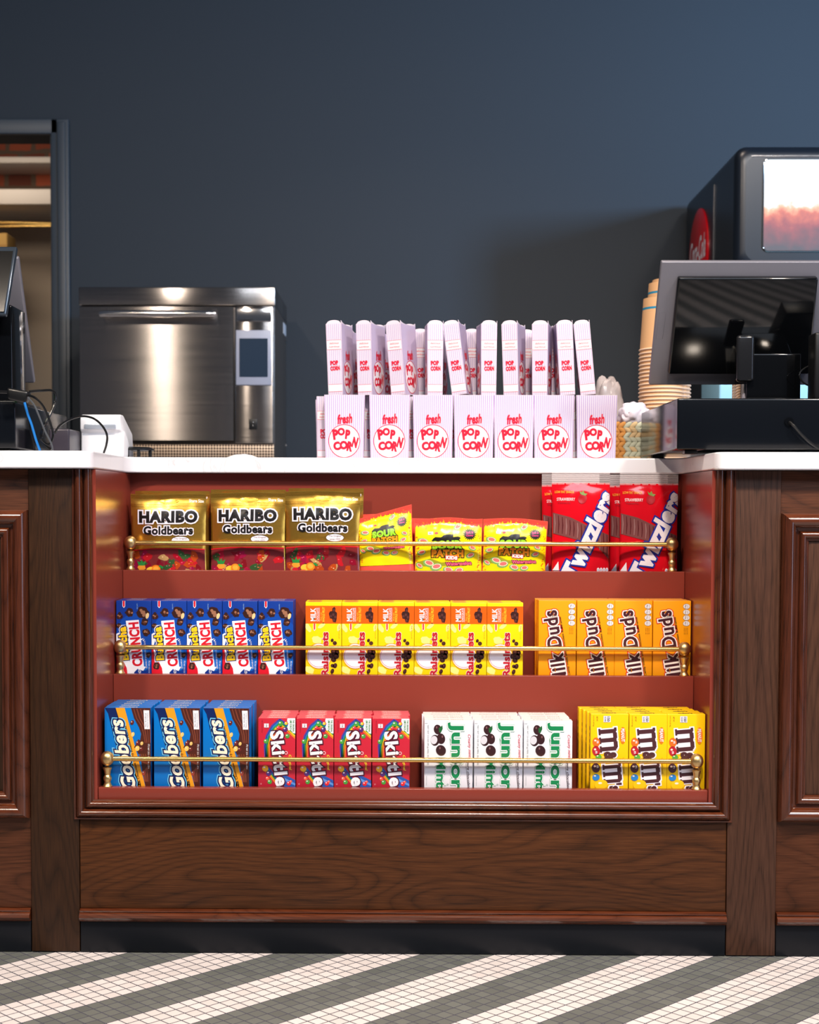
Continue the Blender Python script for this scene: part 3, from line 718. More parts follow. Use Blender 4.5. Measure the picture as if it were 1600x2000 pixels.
ordn = ('leftmost', 'second from the left', 'third from the left', 'fourth from the left', 'fifth from the left', 'sixth from the left')
def ordl(i, n): return 'rightmost' if i == n-1 and n > 1 else ordn[i]
dep = ('front of its row', 'second back in its row', 'third back in its row', 'fourth back in its row', 'rearmost in its row')
def row(name, desc, group, lefts, wpx, topy, shelf, T, nd, rgb, artf, top_body, top_mat, top_rgb=None, dxs=0.0, left_body=None, side_rough=0.32, top_kw={}, jit=0.0015, slot_mat=None, htab=None):
    y0 = BX[shelf]; S = F/(y0+D0)
    Wd = wpx/S; z0 = zfl[shelf]; H = UZ(topy, y0)-z0
    side = ink(rgb, side_rough); topm = ink(top_rgb, 0.3) if top_rgb else None
    ta = top_text(top_body, Wd, T, top_mat, **top_kw) if top_body else None
    la = None
    if left_body:
        la = Art(0, 100, 0, T, H); la.text(left_body, 50, 50*H/T, 70*H/T, 44, -90, ink((72, 38, 44)), 1, bold=0.03)
    fr = carton(name, Wd, T, H, side, artf(Wd, H), ta, la, topm)
    bk = carton(name, Wd, T, H, side, None, ta, la, topm)
    Rn = random.Random(len(desc))
    n = len(lefts)
    for c, l in enumerate(lefts):
        x = UX(l+wpx/2, y0, (topy+ (1541, 1319, 1115)[shelf])/2)
        for d in range(nd):
            o = bpy.data.objects.new(name, fr if d == 0 else bk)
            COL.objects.link(o)
            jx = 0 if d == 0 else dxs*d + Rn.uniform(-jit, jit)
            o.location = (x+jx, y0+d*(T+0.0004), z0+0.0002)
            lab = '%s, %s column, %s' % (desc, ordl(c, n), 'rearmost in its row' if d == nd-1 and d > 0 else dep[d])
            tag(o, lab, 'candy box', group)
row('candy_box', 'bright blue chocolate peanut box', 'blue peanut candy boxes on the bottom shelf', (204, 300.3, 396), 91, 1385, 0, 0.0232, 5, (0, 108, 190), art_goobers, 'Goobers', ink((225, 215, 200)), dxs=0.0003, top_kw=dict(w=0.4, h=0.5))
row('candy_box', 'small red rainbow candy box', 'red rainbow candy boxes on the bottom shelf', (504.2, 578.6, 652.4, 726.9), 73, 1404, 0, 0.021, 5, (186, 34, 54), art_skittles, 'Skittles', ink((245, 225, 225)), top_rgb=(205, 90, 100), top_kw=dict(w=0.45, h=0.35, bg=ink((215, 130, 130))))
row('candy_box', 'white and green mint box', 'white mint candy boxes on the bottom shelf', (828.6, 926, 1023), 95, 1407, 0, 0.0225, 5, (220, 222, 231), art_junior, 'JUNIOR MINTS', ink((90, 60, 60)), top_rgb=(240, 226, 222), dxs=-0.0009, jit=0.002, top_kw=dict(w=0.62, h=0.25, bold=0.01))
row('candy_box', 'yellow peanut candy box', 'yellow peanut candy boxes on the bottom shelf', (1153.6, 1229, 1303.2), 74, 1393, 0, 0.0255, 4, (238, 192, 8), art_mm, "m&m's", ink((72, 38, 44)), dxs=-0.0045, left_body="m&m's", jit=0.001, top_kw=dict(w=0.38, h=0.42, bold=0.05))
row('candy_box', 'navy blue crunchy cluster box', 'navy cluster candy boxes on the middle shelf', (227.0, 296.0, 365.2, 434.5, 504.3), 68.8, 1175, 1, 0.0242, 3, (10, 52, 140), art_bunch, 'CRUNCH', ink((215, 190, 190)), top_kw=dict(w=0.45, h=0.5))
row('candy_box', 'yellow and orange raisin box', 'yellow raisin candy boxes on the middle shelf', (596.9, 667.8, 738.6, 809.4, 880.4, 951.4), 70.3, 1177, 1, 0.0242, 3, (244, 206, 6), art_raisin, 'Raisinets', ink((190, 90, 50)), top_kw=dict(w=0.3, h=0.5, cx=0.25, bg=ink((226, 150, 80))))
row('candy_box', 'amber caramel candy box', 'amber caramel candy boxes on the middle shelf', (1052, 1127, 1200.8, 1275.8), 73.4, 1172, 1, 0.0242, 3, (236, 152, 10), art_duds, None, None, top_rgb=(226, 150, 60), dxs=-0.0018)

# ------------------------------------------------------------------ candy bags
foil = add_bump(mat('gold_foil', (214, 168, 72), 0.27, 0.9), 16, 0.9, 0.006, 2)
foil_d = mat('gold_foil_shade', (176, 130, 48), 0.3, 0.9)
def pillow(W_, H_, T_, seed, seal=0.012, pinch=0.0):
    """(u, v) on the bag front -> depth of the bulge"""
    def b(u, v):
        a = max(0.0, 1-(2*u/W_)**2); c = max(0.0, min(1.0, (H_-seal-v)/(H_*0.28))); e = max(0.0, min(1.0, (v+0.004)/(H_*0.12)))
        n = noise.noise(Vector((u*38+seed, v*38, seed)))*0.0016+noise.noise(Vector((u*90+seed, v*90, seed*2)))*0.0006
        return max(0.0006, T_/2*(a**0.55)*math.sin(c*math.pi/2)**0.8*math.sin(e*math.pi/2)+n*a)
    return b
def bag(name, W_, H_, T_, seed, base, art, header=None, topf=None, seal=0.012, cut=0.006, edge=None):
    b = pillow(W_, H_, T_, seed, seal)
    tf = topf or (lambda u: 0.0)
    def wrap(u, v, d):                       # outline: gentle waist and uneven top
        w = 1-0.02*math.sin(math.pi*min(1, v/H_))
        q = (v/H_)**3
        return (u*w, d, v+tf(2*u/W_)*q)
    mb = MB(); nu, nv = 26, 34; V = []; Fc = []
    for side in (-1, 1):
        for j in range(nv+1):
            for i in range(nu+1):
                u = -W_/2+W_*i/nu; v = H_*j/nv
                V.append(wrap(u, v, side*b(u, v)))
    o = (nu+1)*(nv+1)
    for j in range(nv):
        for i in range(nu):
            k = j*(nu+1)+i
            Fc.append((k, k+1, k+nu+2, k+nu+1)); Fc.append((o+k, o+k+nu+1, o+k+nu+2, o+k+1))
    for j in range(nv):
        for i in (0, nu):
            k = j*(nu+1)+i; Fc.append((k, k+nu+1, o+k+nu+1, o+k))
    for i in range(nu):
        for j in (0, nv):
            k = j*(nu+1)+i; Fc.append((k, o+k, o+k+1, k+1))
    mb.add(V, Fc, base)
    if art: mb.art(art, lambda u, v, L: wrap(u, v, -b(u, v)-0.0006-0.00025*L), cut=cut)
    return mb, b
def zoomart(x0, x1, y0, W_, H_): return Art(x0, x1, y0, W_, H_)
def art_gold(W_, H_, seed=5):
    a = Art(575, 1045, 195, W_, H_)
    ol = ink((226, 222, 236)); bk = ink((20, 18, 20))
    a.text('HARIBO', 812, 338, 368, 76, 0, bk, 4, bold=0.06, outl=((0.15, ol, 3),))
    a.text('Goldbears', 812, 422, 312, 54, 0, bk, 4, bold=0.045, outl=((0.13, ol, 3),))
    a.ell(890, 483, 57, 24, bk, 2, n=28); a.ell(890, 483, 55, 22, ink((226, 222, 236)), 3, n=28)
    a.text('The Original', 890, 474, 78, 13, 0, bk, 4, bold=0.0); a.text('since 1922', 890, 492, 66, 11, 0, bk, 4, bold=0.0)
    a.text('Share Size', 985, 241, 92, 20, 0, ink((235, 232, 235)), 3, bold=0.01)
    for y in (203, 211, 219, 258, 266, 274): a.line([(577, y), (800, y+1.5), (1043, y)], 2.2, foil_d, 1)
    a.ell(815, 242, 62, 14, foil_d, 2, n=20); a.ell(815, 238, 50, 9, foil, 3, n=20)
    # gummies in the window
    a.poly([(580, 548), (700, 534), (850, 534), (1040, 540), (1042, 780), (578, 780)], ink((120, 42, 46), 0.15), 1.0)
    R = random.Random(seed)
    cols = [(150, 16, 34), (178, 28, 38), (170, 66, 24), (130, 16, 40), (140, 20, 60), (50, 80, 44), (176, 140, 90), (160, 24, 50), (116, 20, 30)]
    for i in range(46):
        x = R.uniform(600, 1020); y = R.uniform(560, 770); c = cols[R.randrange(len(cols))]
        a.ell(x, y, R.uniform(22, 44), R.uniform(13, 24), ink(c, 0.12), 1.5+i*0.012, rot=R.uniform(0, 180), n=11, jag=0.3, seed=i)
        a.ell(x-5, y-5, 5, 3, ink(tuple(min(255, q+60) for q in c), 0.12), 2.6, n=7)
    a.line([(578, 548), (700, 536), (850, 534), (1042, 540)], 7, ink((200, 24, 40)), 3.2)
    a.ell(645, 652, 26, 17, ink((232, 150, 50)), 3.2, jag=0.1); a.poly([(625, 640), (615, 612), (637, 622), (645, 600), (653, 622), (672, 610), (662, 640)], ink((40, 130, 60)), 3.4)
    a.ell(705, 668, 30, 20, ink((240, 190, 60)), 3.3); a.ell(736, 662, 28, 26, ink((240, 130, 30)), 3.5); a.ell(736, 660, 18, 16, ink((250, 170, 60)), 3.7); a.ell(768, 648, 16, 8, ink((40, 130, 60)), 3.6, rot=30); a.ell(640, 680, 18, 12, ink((200, 30, 50)), 3.4)
    a.ell(690, 690, 22, 10, ink((225, 70, 50)), 3.4)
    return a
coral = ink((226, 84, 70), 0.25); lemon = ink((236, 214, 14), 0.22)
def melon(a, x, y, r, L, rot=20):
    g = ink((120, 170, 90)); pk = ink((226, 110, 110))
    a.ell(x, y, r, r*0.62, g, L, rot=rot, n=16); a.ell(x+r*0.08, y-r*0.08, r*0.78, r*0.42, ink((232, 225, 190)), L+0.3, rot=rot, n=14); a.ell(x+r*0.08, y-r*0.1, r*0.62, r*0.32, pk, L+0.6, rot=rot, n=12)
def art_sour(W_, H_):
    a = Art(440, 945, 410, W_, H_)
    R = random.Random(3)
    P = [(446, 520)]
    for i in range(46):
        x = 448+i*(490/45); y = 470-30*math.sin(math.pi*i/45)+(R.uniform(-14, 10) if i % 2 else 8); P.append((x, y))
    P += [(940, 520), (940, 900), (446, 900)]
    a.poly(P, lemon, 1)
    for i in range(70):
        x = R.uniform(450, 935); y = 466-30*math.sin(math.pi*(x-448)/490)+R.gauss(0, 14)
        a.ell(x, y, R.uniform(1.5, 5), R.uniform(1.5, 4), ink((240, 150, 30)) if i % 2 else coral, 1.4, n=6)
    for s in (448, 930):
        for i in range(34): a.ell(s+R.uniform(-2, 22)*(1 if s < 500 else -1), R.uniform(520, 880), R.uniform(3, 9), R.uniform(2, 6), ink((226, 100, 20)), 1.4, n=6, jag=0.3, seed=i)
    for y in (416, 424, 432, 440): a.line([(444, y), (700, y+2), (942, y)], 1.6, ink((205, 60, 55), 0.2), 1)
    for x, y, r, q in ((760, 475, 36, -35), (502, 580, 42, 10), (490, 662, 34, -15), (856, 682, 34, -20), (545, 742, 44, 15), (600, 768, 46, -10), (690, 790, 40, 12), (870, 628, 30, 20), (475, 760, 30, 30), (770, 792, 36, -8)): melon(a, x, y, r, 1.8, q)
    a.poly([(455, 735), (560, 705), (640, 735), (760, 730), (860, 725), (870, 745), (640, 762), (500, 765)], ink((150, 150, 30)), 1.7)
    bk = ink((22, 20, 18))
    a.ell(690, 575, 100, 38, bk, 2.6, jag=0.3, n=30, seed=4); a.ell(850, 526, 42, 38, bk, 2.8, spikes=1, n=36, seed=9)
    a.text('Soft &', 850, 512, 54, 18, 4, ink((225, 50, 130)), 4, bold=0.03); a.text('Chewy', 850, 536, 56, 18, 4, ink((225, 50, 130)), 4, bold=0.03)
    a.text('SOUR', 682, 606, 225, 66, 2, ink((140, 205, 40)), 5, bold=0.07, outl=((0.15, bk, 3.4),))
    a.text('PATCH', 685, 668, 240, 58, 0, ink((240, 150, 24)), 5, bold=0.07, outl=((0.15, bk, 3.4),))
    a.text('KIDS', 716, 700, 86, 28, -3, ink((238, 225, 225)), 6, bold=0.08, outl=((0.2, ink((205, 30, 40)), 5.4),))
    a.text('Watermelon', 768, 742, 192, 28, 3, ink((226, 90, 130)), 5, bold=0.05, outl=((0.14, ink((60, 20, 40)), 4),))
    a.rect(540, 508, 578, 530, WHITE, 3); a.text('NO', 559, 519, 26, 12, 0, bk, 4); a.ell(602, 520, 14, 8, ink((220, 60, 60)), 3)
    return a
tw_red = ink((196, 12, 28), 0.12)
def art_twiz(W_, H_):
    a = Art(195, 650, 165, W_, H_)
    wn = ink((112, 66, 66), 0.15); st = ink((78, 28, 32), 0.2); lt = ink((140, 104, 104), 0.15)  # lt strands carry a grey sheen in their colour
    a.poly([(200, 398), (330, 432), (520, 520), (646, 572), (646, 760), (560, 670), (430, 620), (200, 560)], wn, 1)
    for i in range(15):
        x = 212+i*30; t = (x-200)/446; y0 = 400+t*170; y1 = 562+t*t*195
        a.line([(x, y0+4), (x+4, (y0+y1)/2), (x, y1-4)], [5, 9, 5], st if i % 3 else lt, 1.4)
    bl = ink((20, 40, 140)); w = ink((222, 214, 222), 0.2)
    a.text('Twizzlers', 480, 575, 735, 150, 65, w, 6, bold=0.055, outl=((0.12, bl, 4),), shear=0.1)
    a.text('LOW FAT SNACK', 292, 236, 150, 20, 0, ink((235, 170, 40)), 3, bold=0.01); a.text('STRAWBERRY', 302, 293, 142, 24, 0, ink((240, 215, 220)), 3, bold=0.005)
    a.text('TWISTS', 285, 322, 100, 12, 0, ink((110, 10, 30)), 3, bold=0.0)
    a.ell(432, 288, 34, 40, ink((160, 8, 24)), 2, rot=25); a.poly([(408, 225), (425, 240), (440, 222), (448, 245), (472, 250), (455, 265), (430, 258), (415, 250)], ink((110, 130, 50)), 3)
    a.poly([(200, 850), (245, 780), (250, 850)], w, 3); a.poly([(255, 850), (285, 790), (300, 850)], w, 3)
    for i in range(4): a.ell(560+i*24, 846, 11, 18, w, 3, n=14); a.line([(553+i*24, 846), (567+i*24, 846)], 3, bl, 4)
    return a
film = mat('clear_film', (240, 232, 236), 0.12, alpha=0.28, spec=0.8)
gloss_film = None
def place_bag(mesh, name, x, y, z, label, group, lean=0.0, yaw=0.0, tilt=0.0, header=None):
    o = bpy.data.objects.new(name, mesh); COL.objects.link(o)
    o.location = (x, y, z); o.rotation_euler = (lean, tilt, yaw)
    tag(o, label, 'candy bag', group)
    if header:
        h = bpy.data.objects.new('clear_header', header); COL.objects.link(h); h.parent = o; h['label'] = 'clear ribbed plastic top seal'
    return o
Yb = BX[2]; Sb = F/(Yb+0.012+D0); zf = zfl[2]
# gold gummy bags: front one and one behind in each column
Wg = 148/Sb
for k, (xl_, ty) in enumerate(((255, 966), (410, 963), (556, 960))):
    H = UZ(ty, Yb+0.012)-zf
    m1, _ = bag('candy_bag', Wg, H, 0.026, 11+k, foil, art_gold(Wg, H, 5+k), topf=lambda u, k=k: 0.0012*math.sin(3*u+k))
    me = m1.mesh('candy_bag', angle=60)
    x = UX(xl_+74, Yb+0.012, 1040)
    place_bag(me, 'candy_bag', x, Yb+0.0145, zf+0.0005, 'gold gummy bear bag, %s of three, in front of its twin' % ('leftmost', 'middle', 'rightmost')[k], 'gold gummy bags on the top shelf', yaw=rad((1.5, -1.5, 0.5)[k]))
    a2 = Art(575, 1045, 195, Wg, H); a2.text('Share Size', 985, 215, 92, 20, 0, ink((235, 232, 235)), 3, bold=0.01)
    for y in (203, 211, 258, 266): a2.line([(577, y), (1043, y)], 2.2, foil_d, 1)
    m2, _ = bag('candy_bag', Wg, H+0.006, 0.022, 31+k, foil, a2)
    place_bag(m2.mesh('candy_bag', angle=60), 'candy_bag', x+(0.004, -0.002, 0.006)[k], Yb+0.0425, zf+0.0005, 'gold gummy bear bag tucked behind the %s front gold bag' % ('leftmost', 'middle', 'rightmost')[k], 'gold gummy bags on the top shelf')
# sour candy bags
Ws = 134/Sb
for k, (cx_, ty, tilt, tops) in enumerate(((757, 1003, -2.5, lambda u: 0.013*u), (876, 1013, 0, lambda u: 0.0016*math.cos(4*u)), (1003, 1016, 2, lambda u: 0.004*math.cos(1.6*u)-0.003))):
    H = UZ(ty, Yb+0.012)-zf 
    w_ = Ws*(0.80 if k == 0 else (1.0, 1.0, 0.94)[k])
    m1, _ = bag('candy_bag', w_, H, 0.030, 51+k, coral, art_sour(w_, H), topf=tops)
    x = UX(cx_, Yb+0.012, 1060)
    place_bag(m1.mesh('candy_bag', angle=60), 'candy_bag', x, Yb+0.0165, zf+0.0012+w_/2*abs(math.sin(rad(tilt))), ('tilted yellow sour candy bag with a high corner beside the gold bags', 'middle yellow sour candy bag standing level with a flat coral top', 'yellow sour candy bag next to the red licorice bags')[k], 'yellow sour candy bags on the top shelf', tilt=rad(tilt))
    m2, _ = bag('candy_bag', w_*0.98, H*0.97, 0.026, 71+k, coral, None)
    place_bag(m2.mesh('candy_bag', angle=60), 'candy_bag', x+(-0.012, -0.008, 0.006)[k], Yb+0.0475, zf+0.0035, 'coral topped sour candy bag behind the %s front sour bag' % ('tilted', 'middle', 'rightmost')[k], 'yellow sour candy bags on the top shelf', tilt=rad((-2, 1, 1)[k]))
# licorice bags with a clear header
Wt = 113/Sb
for k, xl_ in enumerate((1078, 1211)):
    for d in (0, 1):
        yy = Yb+0.013+0.027*d
        H = UZ((943, 944)[k]+(4 if d else 0), Yb+0.012)-zf
        m1, b1 = bag('candy_bag', Wt, H, 0.024, 91+k*3+d, tw_red, art_twiz(Wt, H), seal=0.004)
        hm = MB(); n = 22; hh = UZ(919, Yb+0.012)-UZ(944, Yb+0.012)
        V = []; Fc = []
        for j in range(3):
            for i in range(n+1):
                u = -Wt/2+Wt*i/n; V.append((u, -0.0012-0.0008*math.sin(i*2.1), H-0.003+hh*j/2))
        for j in range(2):
            for i in range(n): q = j*(n+1)+i; Fc.append((q, q+1, q+n+2, q+n+1))
        hm.add(V, Fc, film)
        for j in range(5): hm.box(-Wt/2, Wt/2, -0.0032, -0.0028, H+hh*(0.2+0.14*j), H+hh*(0.2+0.14*j)+0.0006, film)
        x = UX(xl_+56-(20 if d else 0), yy, 1020)
        place_bag(m1.mesh('candy_bag', angle=60), 'candy_bag', x, yy, zf+0.0005, ('red licorice bag with a clear header, %s one in front' if d == 0 else 'red licorice bag peeking out behind the %s front licorice bag') % ('left', 'right')[k], 'red licorice bags on the top shelf', header=hm.mesh('clear_header'), yaw=rad((0.8, -0.8)[k]))

# ------------------------------------------------------------------ popcorn boxes
pc_white = mat('popcorn_card', (218, 206, 220), 0.5)
pc_line = ink((176, 156, 204), 0.45); pc_red = ink((206, 20, 52), 0.4); pc_edge = ink((226, 120, 130), 0.45)
def popcorn_mesh(Wd, Ds, H, arch):
    """tapered box: front and back faces Wd wide, spines Ds wide, base at the origin"""
    tp = lambda v: 0.93+0.07*v/H
    mb = MB()
    w = lambda v: Wd/2*tp(v); d = lambda v: Ds/2*tp(v)
    t = 0.0009
    n = 8
    # four panels with thickness
    def panel(fn, wid, top, art):
        V = []; Fc = []
        for off in (0, t):
            for i in range(n+1):
                u = -wid/2+wid*i/n
                V.append(fn(u, 0, off)); V.append(fn(u, H+top(2*u/wid), off))
        o = 2*(n+1)
        for i in range(n):
            a = 2*i; Fc += [(a, a+2, a+3, a+1), (o+a, o+a+1, o+a+3, o+a+2), (a+1, a+3, o+a+3, o+a+1)]
        Fc += [(0, 1, o+1, o), (2*n, o+2*n, o+2*n+1, 2*n+1)]
        mb.add(V, Fc, pc_white)
        mb.art(art, lambda u, v, L: fn(u, v, -0.00015-0.00012*L))
    tf = lambda v: tp(min(v, H))
    fa = Art(180, 560, 850, Wd, H)
    hu = H/fa.k
    for i in range(20):
        x = 188+i*19.2; fa.line([(x, 853), (x, 850+hu-4)], 8, pc_line, 0.5)
    cy = 850+hu-165
    fa.ell(368, cy-5, 152, 152, WHITE, 1, n=36); fa.ring(368, cy-5, 157, 7, pc_red, 2, n=40)
    for ch, x, y, ww, hh, r in (('P', 282, -62, 50, 88, 8), ('O', 338, -88, 66, 66, 0), ('P', 402, -62, 44, 80, -6), ('C', 294, 46, 64, 74, 12), ('O', 362, 38, 72, 74, 0), ('R', 424, 50, 52, 84, -10), ('N', 474, 12, 48, 90, -14)):
        fa.text(ch, x, cy-5+y, ww*1.12, hh*1.12, r, pc_red, 3, bold=0.07)
    fa.text('fresh', 372, cy-213, 146, 92, 5, pc_red, 3, bold=0.045, shear=0.25)
    sa = Art(0, 160, 0, Ds, H); su = H/sa.k; kk = su/730.0
    for i in range(8): sa.line([(9+i*20.3, 4), (9+i*20.3, su-3)], 5, pc_line, 0.5)
    sa.rect(8, 170*kk, 152, 265*kk, WHITE, 1)
    for y in (170, 265): sa.line([(4, y*kk), (156, y*kk)], 4, pc_edge, 2)
    sa.text('delicious', 80, 200*kk, 100, 22, 0, pc_edge, 2, bold=0.02, shear=0.2); sa.text('nutritious', 80, 236*kk, 112, 20, 0, pc_edge, 2, bold=0.02, shear=0.2)
    sa.text('POP', 76, 402*kk, 84, 46, 2, pc_red, 3, bold=0.07); sa.text('CORN', 84, 458*kk, 102, 46, 2, pc_red, 3, bold=0.07)
    sa.rect(6, 622*kk, 154, 696*kk, ink((222, 218, 232), 0.45), 1)
    for y in (622, 696): sa.line([(4, y*kk), (156, y*kk)], 4, pc_edge, 2)
    for s in (-1, 1):
        panel(lambda u, v, o, s=s: (s*-u*tf(v), s*(d(min(v, H))-o) if False else s*-(-d(min(v, H))+o), v), Wd, lambda q: 0.0 if not arch else 0.004*(1-q)*0.5, fa) if s == 1 else panel(lambda u, v, o: (u*tf(v), -d(min(v, H))+o, v), Wd, lambda q: 0.0 if not arch else 0.006*abs(q)**3, fa)
        panel(lambda u, v, o, s=s: (s*(w(min(v, H))-o), s*u*tf(v), v), Ds-2*t/0.93, lambda q: (0.0075*math.sqrt(max(0, 1-q*q)) if arch else 0.0), sa)
    mb.box(-w(0)+t, w(0)-t, -d(0)+t, d(0)-t, 0.0005, 0.0015, pc_white)
    return mb.mesh('popcorn_box', angle=30)
Yp = 0.432
Hp1 = UZ(771, Yp)-zt
Wp = 79*(Yp+D0)/F
pm1 = popcorn_mesh(Wp, 0.036, Hp1-0.0005, False)
pm2 = popcorn_mesh(Wp, 0.0345, 0.1515, True)
def pbox(mesh, x, y, z, rz, ry, label, group):
    o = bpy.data.objects.new('popcorn_box', mesh); COL.objects.link(o); o.location = (x, y, z); o.rotation_euler = (0, ry, rz)
    tag(o, label, 'popcorn box', group); return o
c7 = ('leftmost', 'second from left', 'third from left', 'fourth from left', 'fifth from left', 'sixth from left', 'rightmost')
for k, px in enumerate((673, 761, 846, 926, 1004, 1082, 1166)):
    pbox(pm1, UX(px, Yp, 830), Yp+0.018, zt+0.0003, rad((0, 0, 0, 0, 0, 0, -1.5)[k]), 0, 'striped popcorn box facing the front in the bottom row, %s of seven' % c7[k], 'lower row of striped popcorn boxes')
# second row behind, spines to the front, seen in the gaps
for k, px in enumerate((637, 727, 809, 888, 968, 1047, 1130)):
    y = Yp+0.088
    pbox(pm1, UX(px, y, 830), y, zt+0.0003, rad(90), 0, 'striped popcorn box turned spine forward behind the bottom row, %s of seven' % c7[k], 'spine-forward popcorn boxes behind the lower row')
# upper tier standing on the lower boxes: spine towards the camera
upper = [(637, 672, 640, -1.5, 14, 0), (695, 728, 624, -1, 20, 0), (759, 794, 630, -4, 22, 0), (834, 867, 629, 0, -3, 0), (880, 914, 627, -7, 12, 0), (939, 972, 628, 0, -4, 0), (981, 1015, 628, -1.5, 16, 0), (1039, 1070, 634, 0, 12, 0), (1096, 1124, 628, -3.2, 0, 0), (1134, 1166, 627, -6, 4, 0)]
names_u = ('first', 'second', 'third', 'fourth', 'fifth', 'sixth', 'seventh', 'eighth', 'ninth', 'tenth')
zu2 = zt+Hp1+0.0006
for k, (a, b, ty, tl, rz, _) in enumerate(upper):
    y = Yp+0.055
    x = UX((a+b)/2, y-0.045, 700)
    UP = pbox(pm2, x+0.045*math.sin(rad(rz)), y, zu2+(abs(math.sin(rad(tl)))*0.018), rad(90-rz), 0, 'upright popcorn box in the upper tier, %s from the left at the front' % names_u[k], 'upper tier of striped popcorn boxes')
    UP.matrix_world = Matrix.Translation(UP.location) @ Matrix.Rotation(rad(tl), 4, 'Y') @ Matrix.Rotation(rad(90-rz), 4, 'Z')
for k, (px, rz) in enumerate(((682, 14), (744, 30), (822, 2), (856, 10), (924, 4), (1030, 2), (1088, 12))):
    y = Yp+0.155
    pbox(pm2, UX(px, y-0.04, 700), y+0.012*(k % 2), zu2-0.006, rad(90-rz), 0, 'popcorn box partly hidden in the back of the upper tier, %s from the left' % names_u[k], 'rear of the upper tier of popcorn boxes')
for k, px in enumerate((655, 735, 818, 900, 985, 1070)):
    y = Yp+0.162
    pbox(pm1, UX(px, y, 830), y, zt+0.0003-0.0, 0, 0, 'hidden popcorn box at the back of the bottom row, %s from the left' % names_u[k], 'rear of the lower popcorn boxes')

# ------------------------------------------------------------------ plastic bag, basket, cups
wrap_m = mat('clear_crumpled_film', (216, 206, 206), 0.22, alpha=0.5, spec=0.8)
bagw = mat('white_crumpled_film', (232, 226, 240), 0.3, alpha=0.9)
def crumple(c, r, seed, m, name, label, sub=4, amp=0.3):
    bm = bmesh.new(); bmesh.ops.create_icosphere(bm, subdivisions=sub, radius=1)
    for v in bm.verts:
        n = v.co.normalized(); k = 1+amp*(abs(noise.noise(n*1.6+Vector((seed, 0, 0))))*1.4-0.3)+0.07*abs(noise.noise(n*4+Vector((seed, 1, 2))))
        v.co = Vector((c[0]+n.x*r[0]*k, c[1]+n.y*r[1]*k, max(c[2]-r[2]*0.98, c[2]+n.z*r[2]*k)))
    mb = MB(); mb.bm(bm, m); bm.free()
    return solo(name, mb, (c[0], c[1], c[2]-r[2]), label, 'plastic bag')
crumple((UX(1188, 0.72, 780), 0.72, zt+0.099), (0.042, 0.05, 0.098), 3.1, wrap_m, 'plastic_bag', 'tall clear crumpled plastic bag behind the right end of the popcorn boxes')
seag = mat('seagrass_cord', (196, 170, 128), 0.75); seag2 = mat('seagrass_cord_pale', (176, 180, 160), 0.75); seag3 = mat('seagrass_cord_tan', (190, 132, 66), 0.8)
bx0, bx1 = UX(1198, 0.515, 850), UX(1300, 0.515, 850); by0, by1 = 0.515, 0.60; bz1 = UZ(823, 0.515)
bk_ = thing('wicker_basket', ((bx0+bx1)/2, (by0+by1)/2, zt), 'small braided seagrass basket between the popcorn boxes and the cash drawer', 'basket')
mb = MB(); mb.box(bx0+0.008, bx1-0.008, by0+0.008, by1-0.008, zt+0.0005, bz1-0.012, mat('basket_core', (90, 66, 40), 0.9)); part('basket_body', mb, bk_)
mb = MB(); rows = 4; hr = (bz1-0.002-zt)/rows
def strand(c, ax, sgn, m):
    L = 0.012; dv = Vector((0.7, 0, 0.55*sgn)) if ax == 'x' else Vector((0, 0.7, 0.55*sgn))
    bm = bmesh.new(); bmesh.ops.create_icosphere(bm, subdivisions=2, radius=1)
    dv.normalize(); up = Vector((0, 1, 0)) if ax == 'x' else Vector((1, 0, 0)); wv = dv.cross(up)
    for v in bm.verts: v.co = Vector(c)+dv*v.co.x*L+up*v.co.y*0.005+wv*v.co.z*0.0058
    mb.bm(bm, m); bm.free()
R = random.Random(2)
for r in range(rows):
    for s in (0, 1):
        z = zt+hr*(r+0.27+0.46*s)
        x = bx0+0.006
        while x < bx1-0.004:
            strand((x, by0+0.006, z), 'x', 1 if s else -1, seag3 if x < bx0+0.02 else R.choice((seag, seag2, seag2))); strand((x, by1-0.006, z), 'x', 1 if s else -1, seag); x += 0.0128
        y = by0+0.012
        while y < by1-0.008:
            strand((bx0+0.006, y, z), 'y', 1 if s else -1, seag3); strand((bx1-0.006, y, z), 'y', 1 if s else -1, seag); y += 0.0128
part('braided_wall', mb, bk_)
crumple(((bx0+bx1)/2-0.006, (by0+by1)/2, bz1+0.018), (0.032, 0.028, 0.028), 8.4, bagw, 'plastic_bag', 'white crumpled plastic bag stuffed in the seagrass basket')
cupm = mat('tan_paper_cup', (214, 168, 122), 0.5); cuprim = mat('cup_rim', (226, 196, 170), 0.45); teal = ink((40, 130, 165), 0.5)
Rr, Rb, Hc = 0.0530, 0.0430, 0.118
mb = MB()
rz_ = lambda z: Rr-0.003-(Rr-0.003-Rb)*z/Hc
mb.lathe([(Rr-0.0034, 0.004), (Rr-0.0034, 0.0004), (Rr-0.0014, 0.0), (Rr, 0.0016), (Rr-0.0012, 0.0036), (Rr-0.003, 0.004)], (0, 0, 0), cuprim, seg=36, caps=False)
mb.lathe([(rz_(0.004), 0.004), (rz_(Hc-0.026), Hc-0.026)], (0, 0, 0), cupm, seg=36, caps=False)
mb.lathe([(rz_(Hc-0.026)+0.0001, Hc-0.026), (rz_(Hc-0.021)+0.0001, Hc-0.021)], (0, 0, 0), teal, seg=36, caps=False)
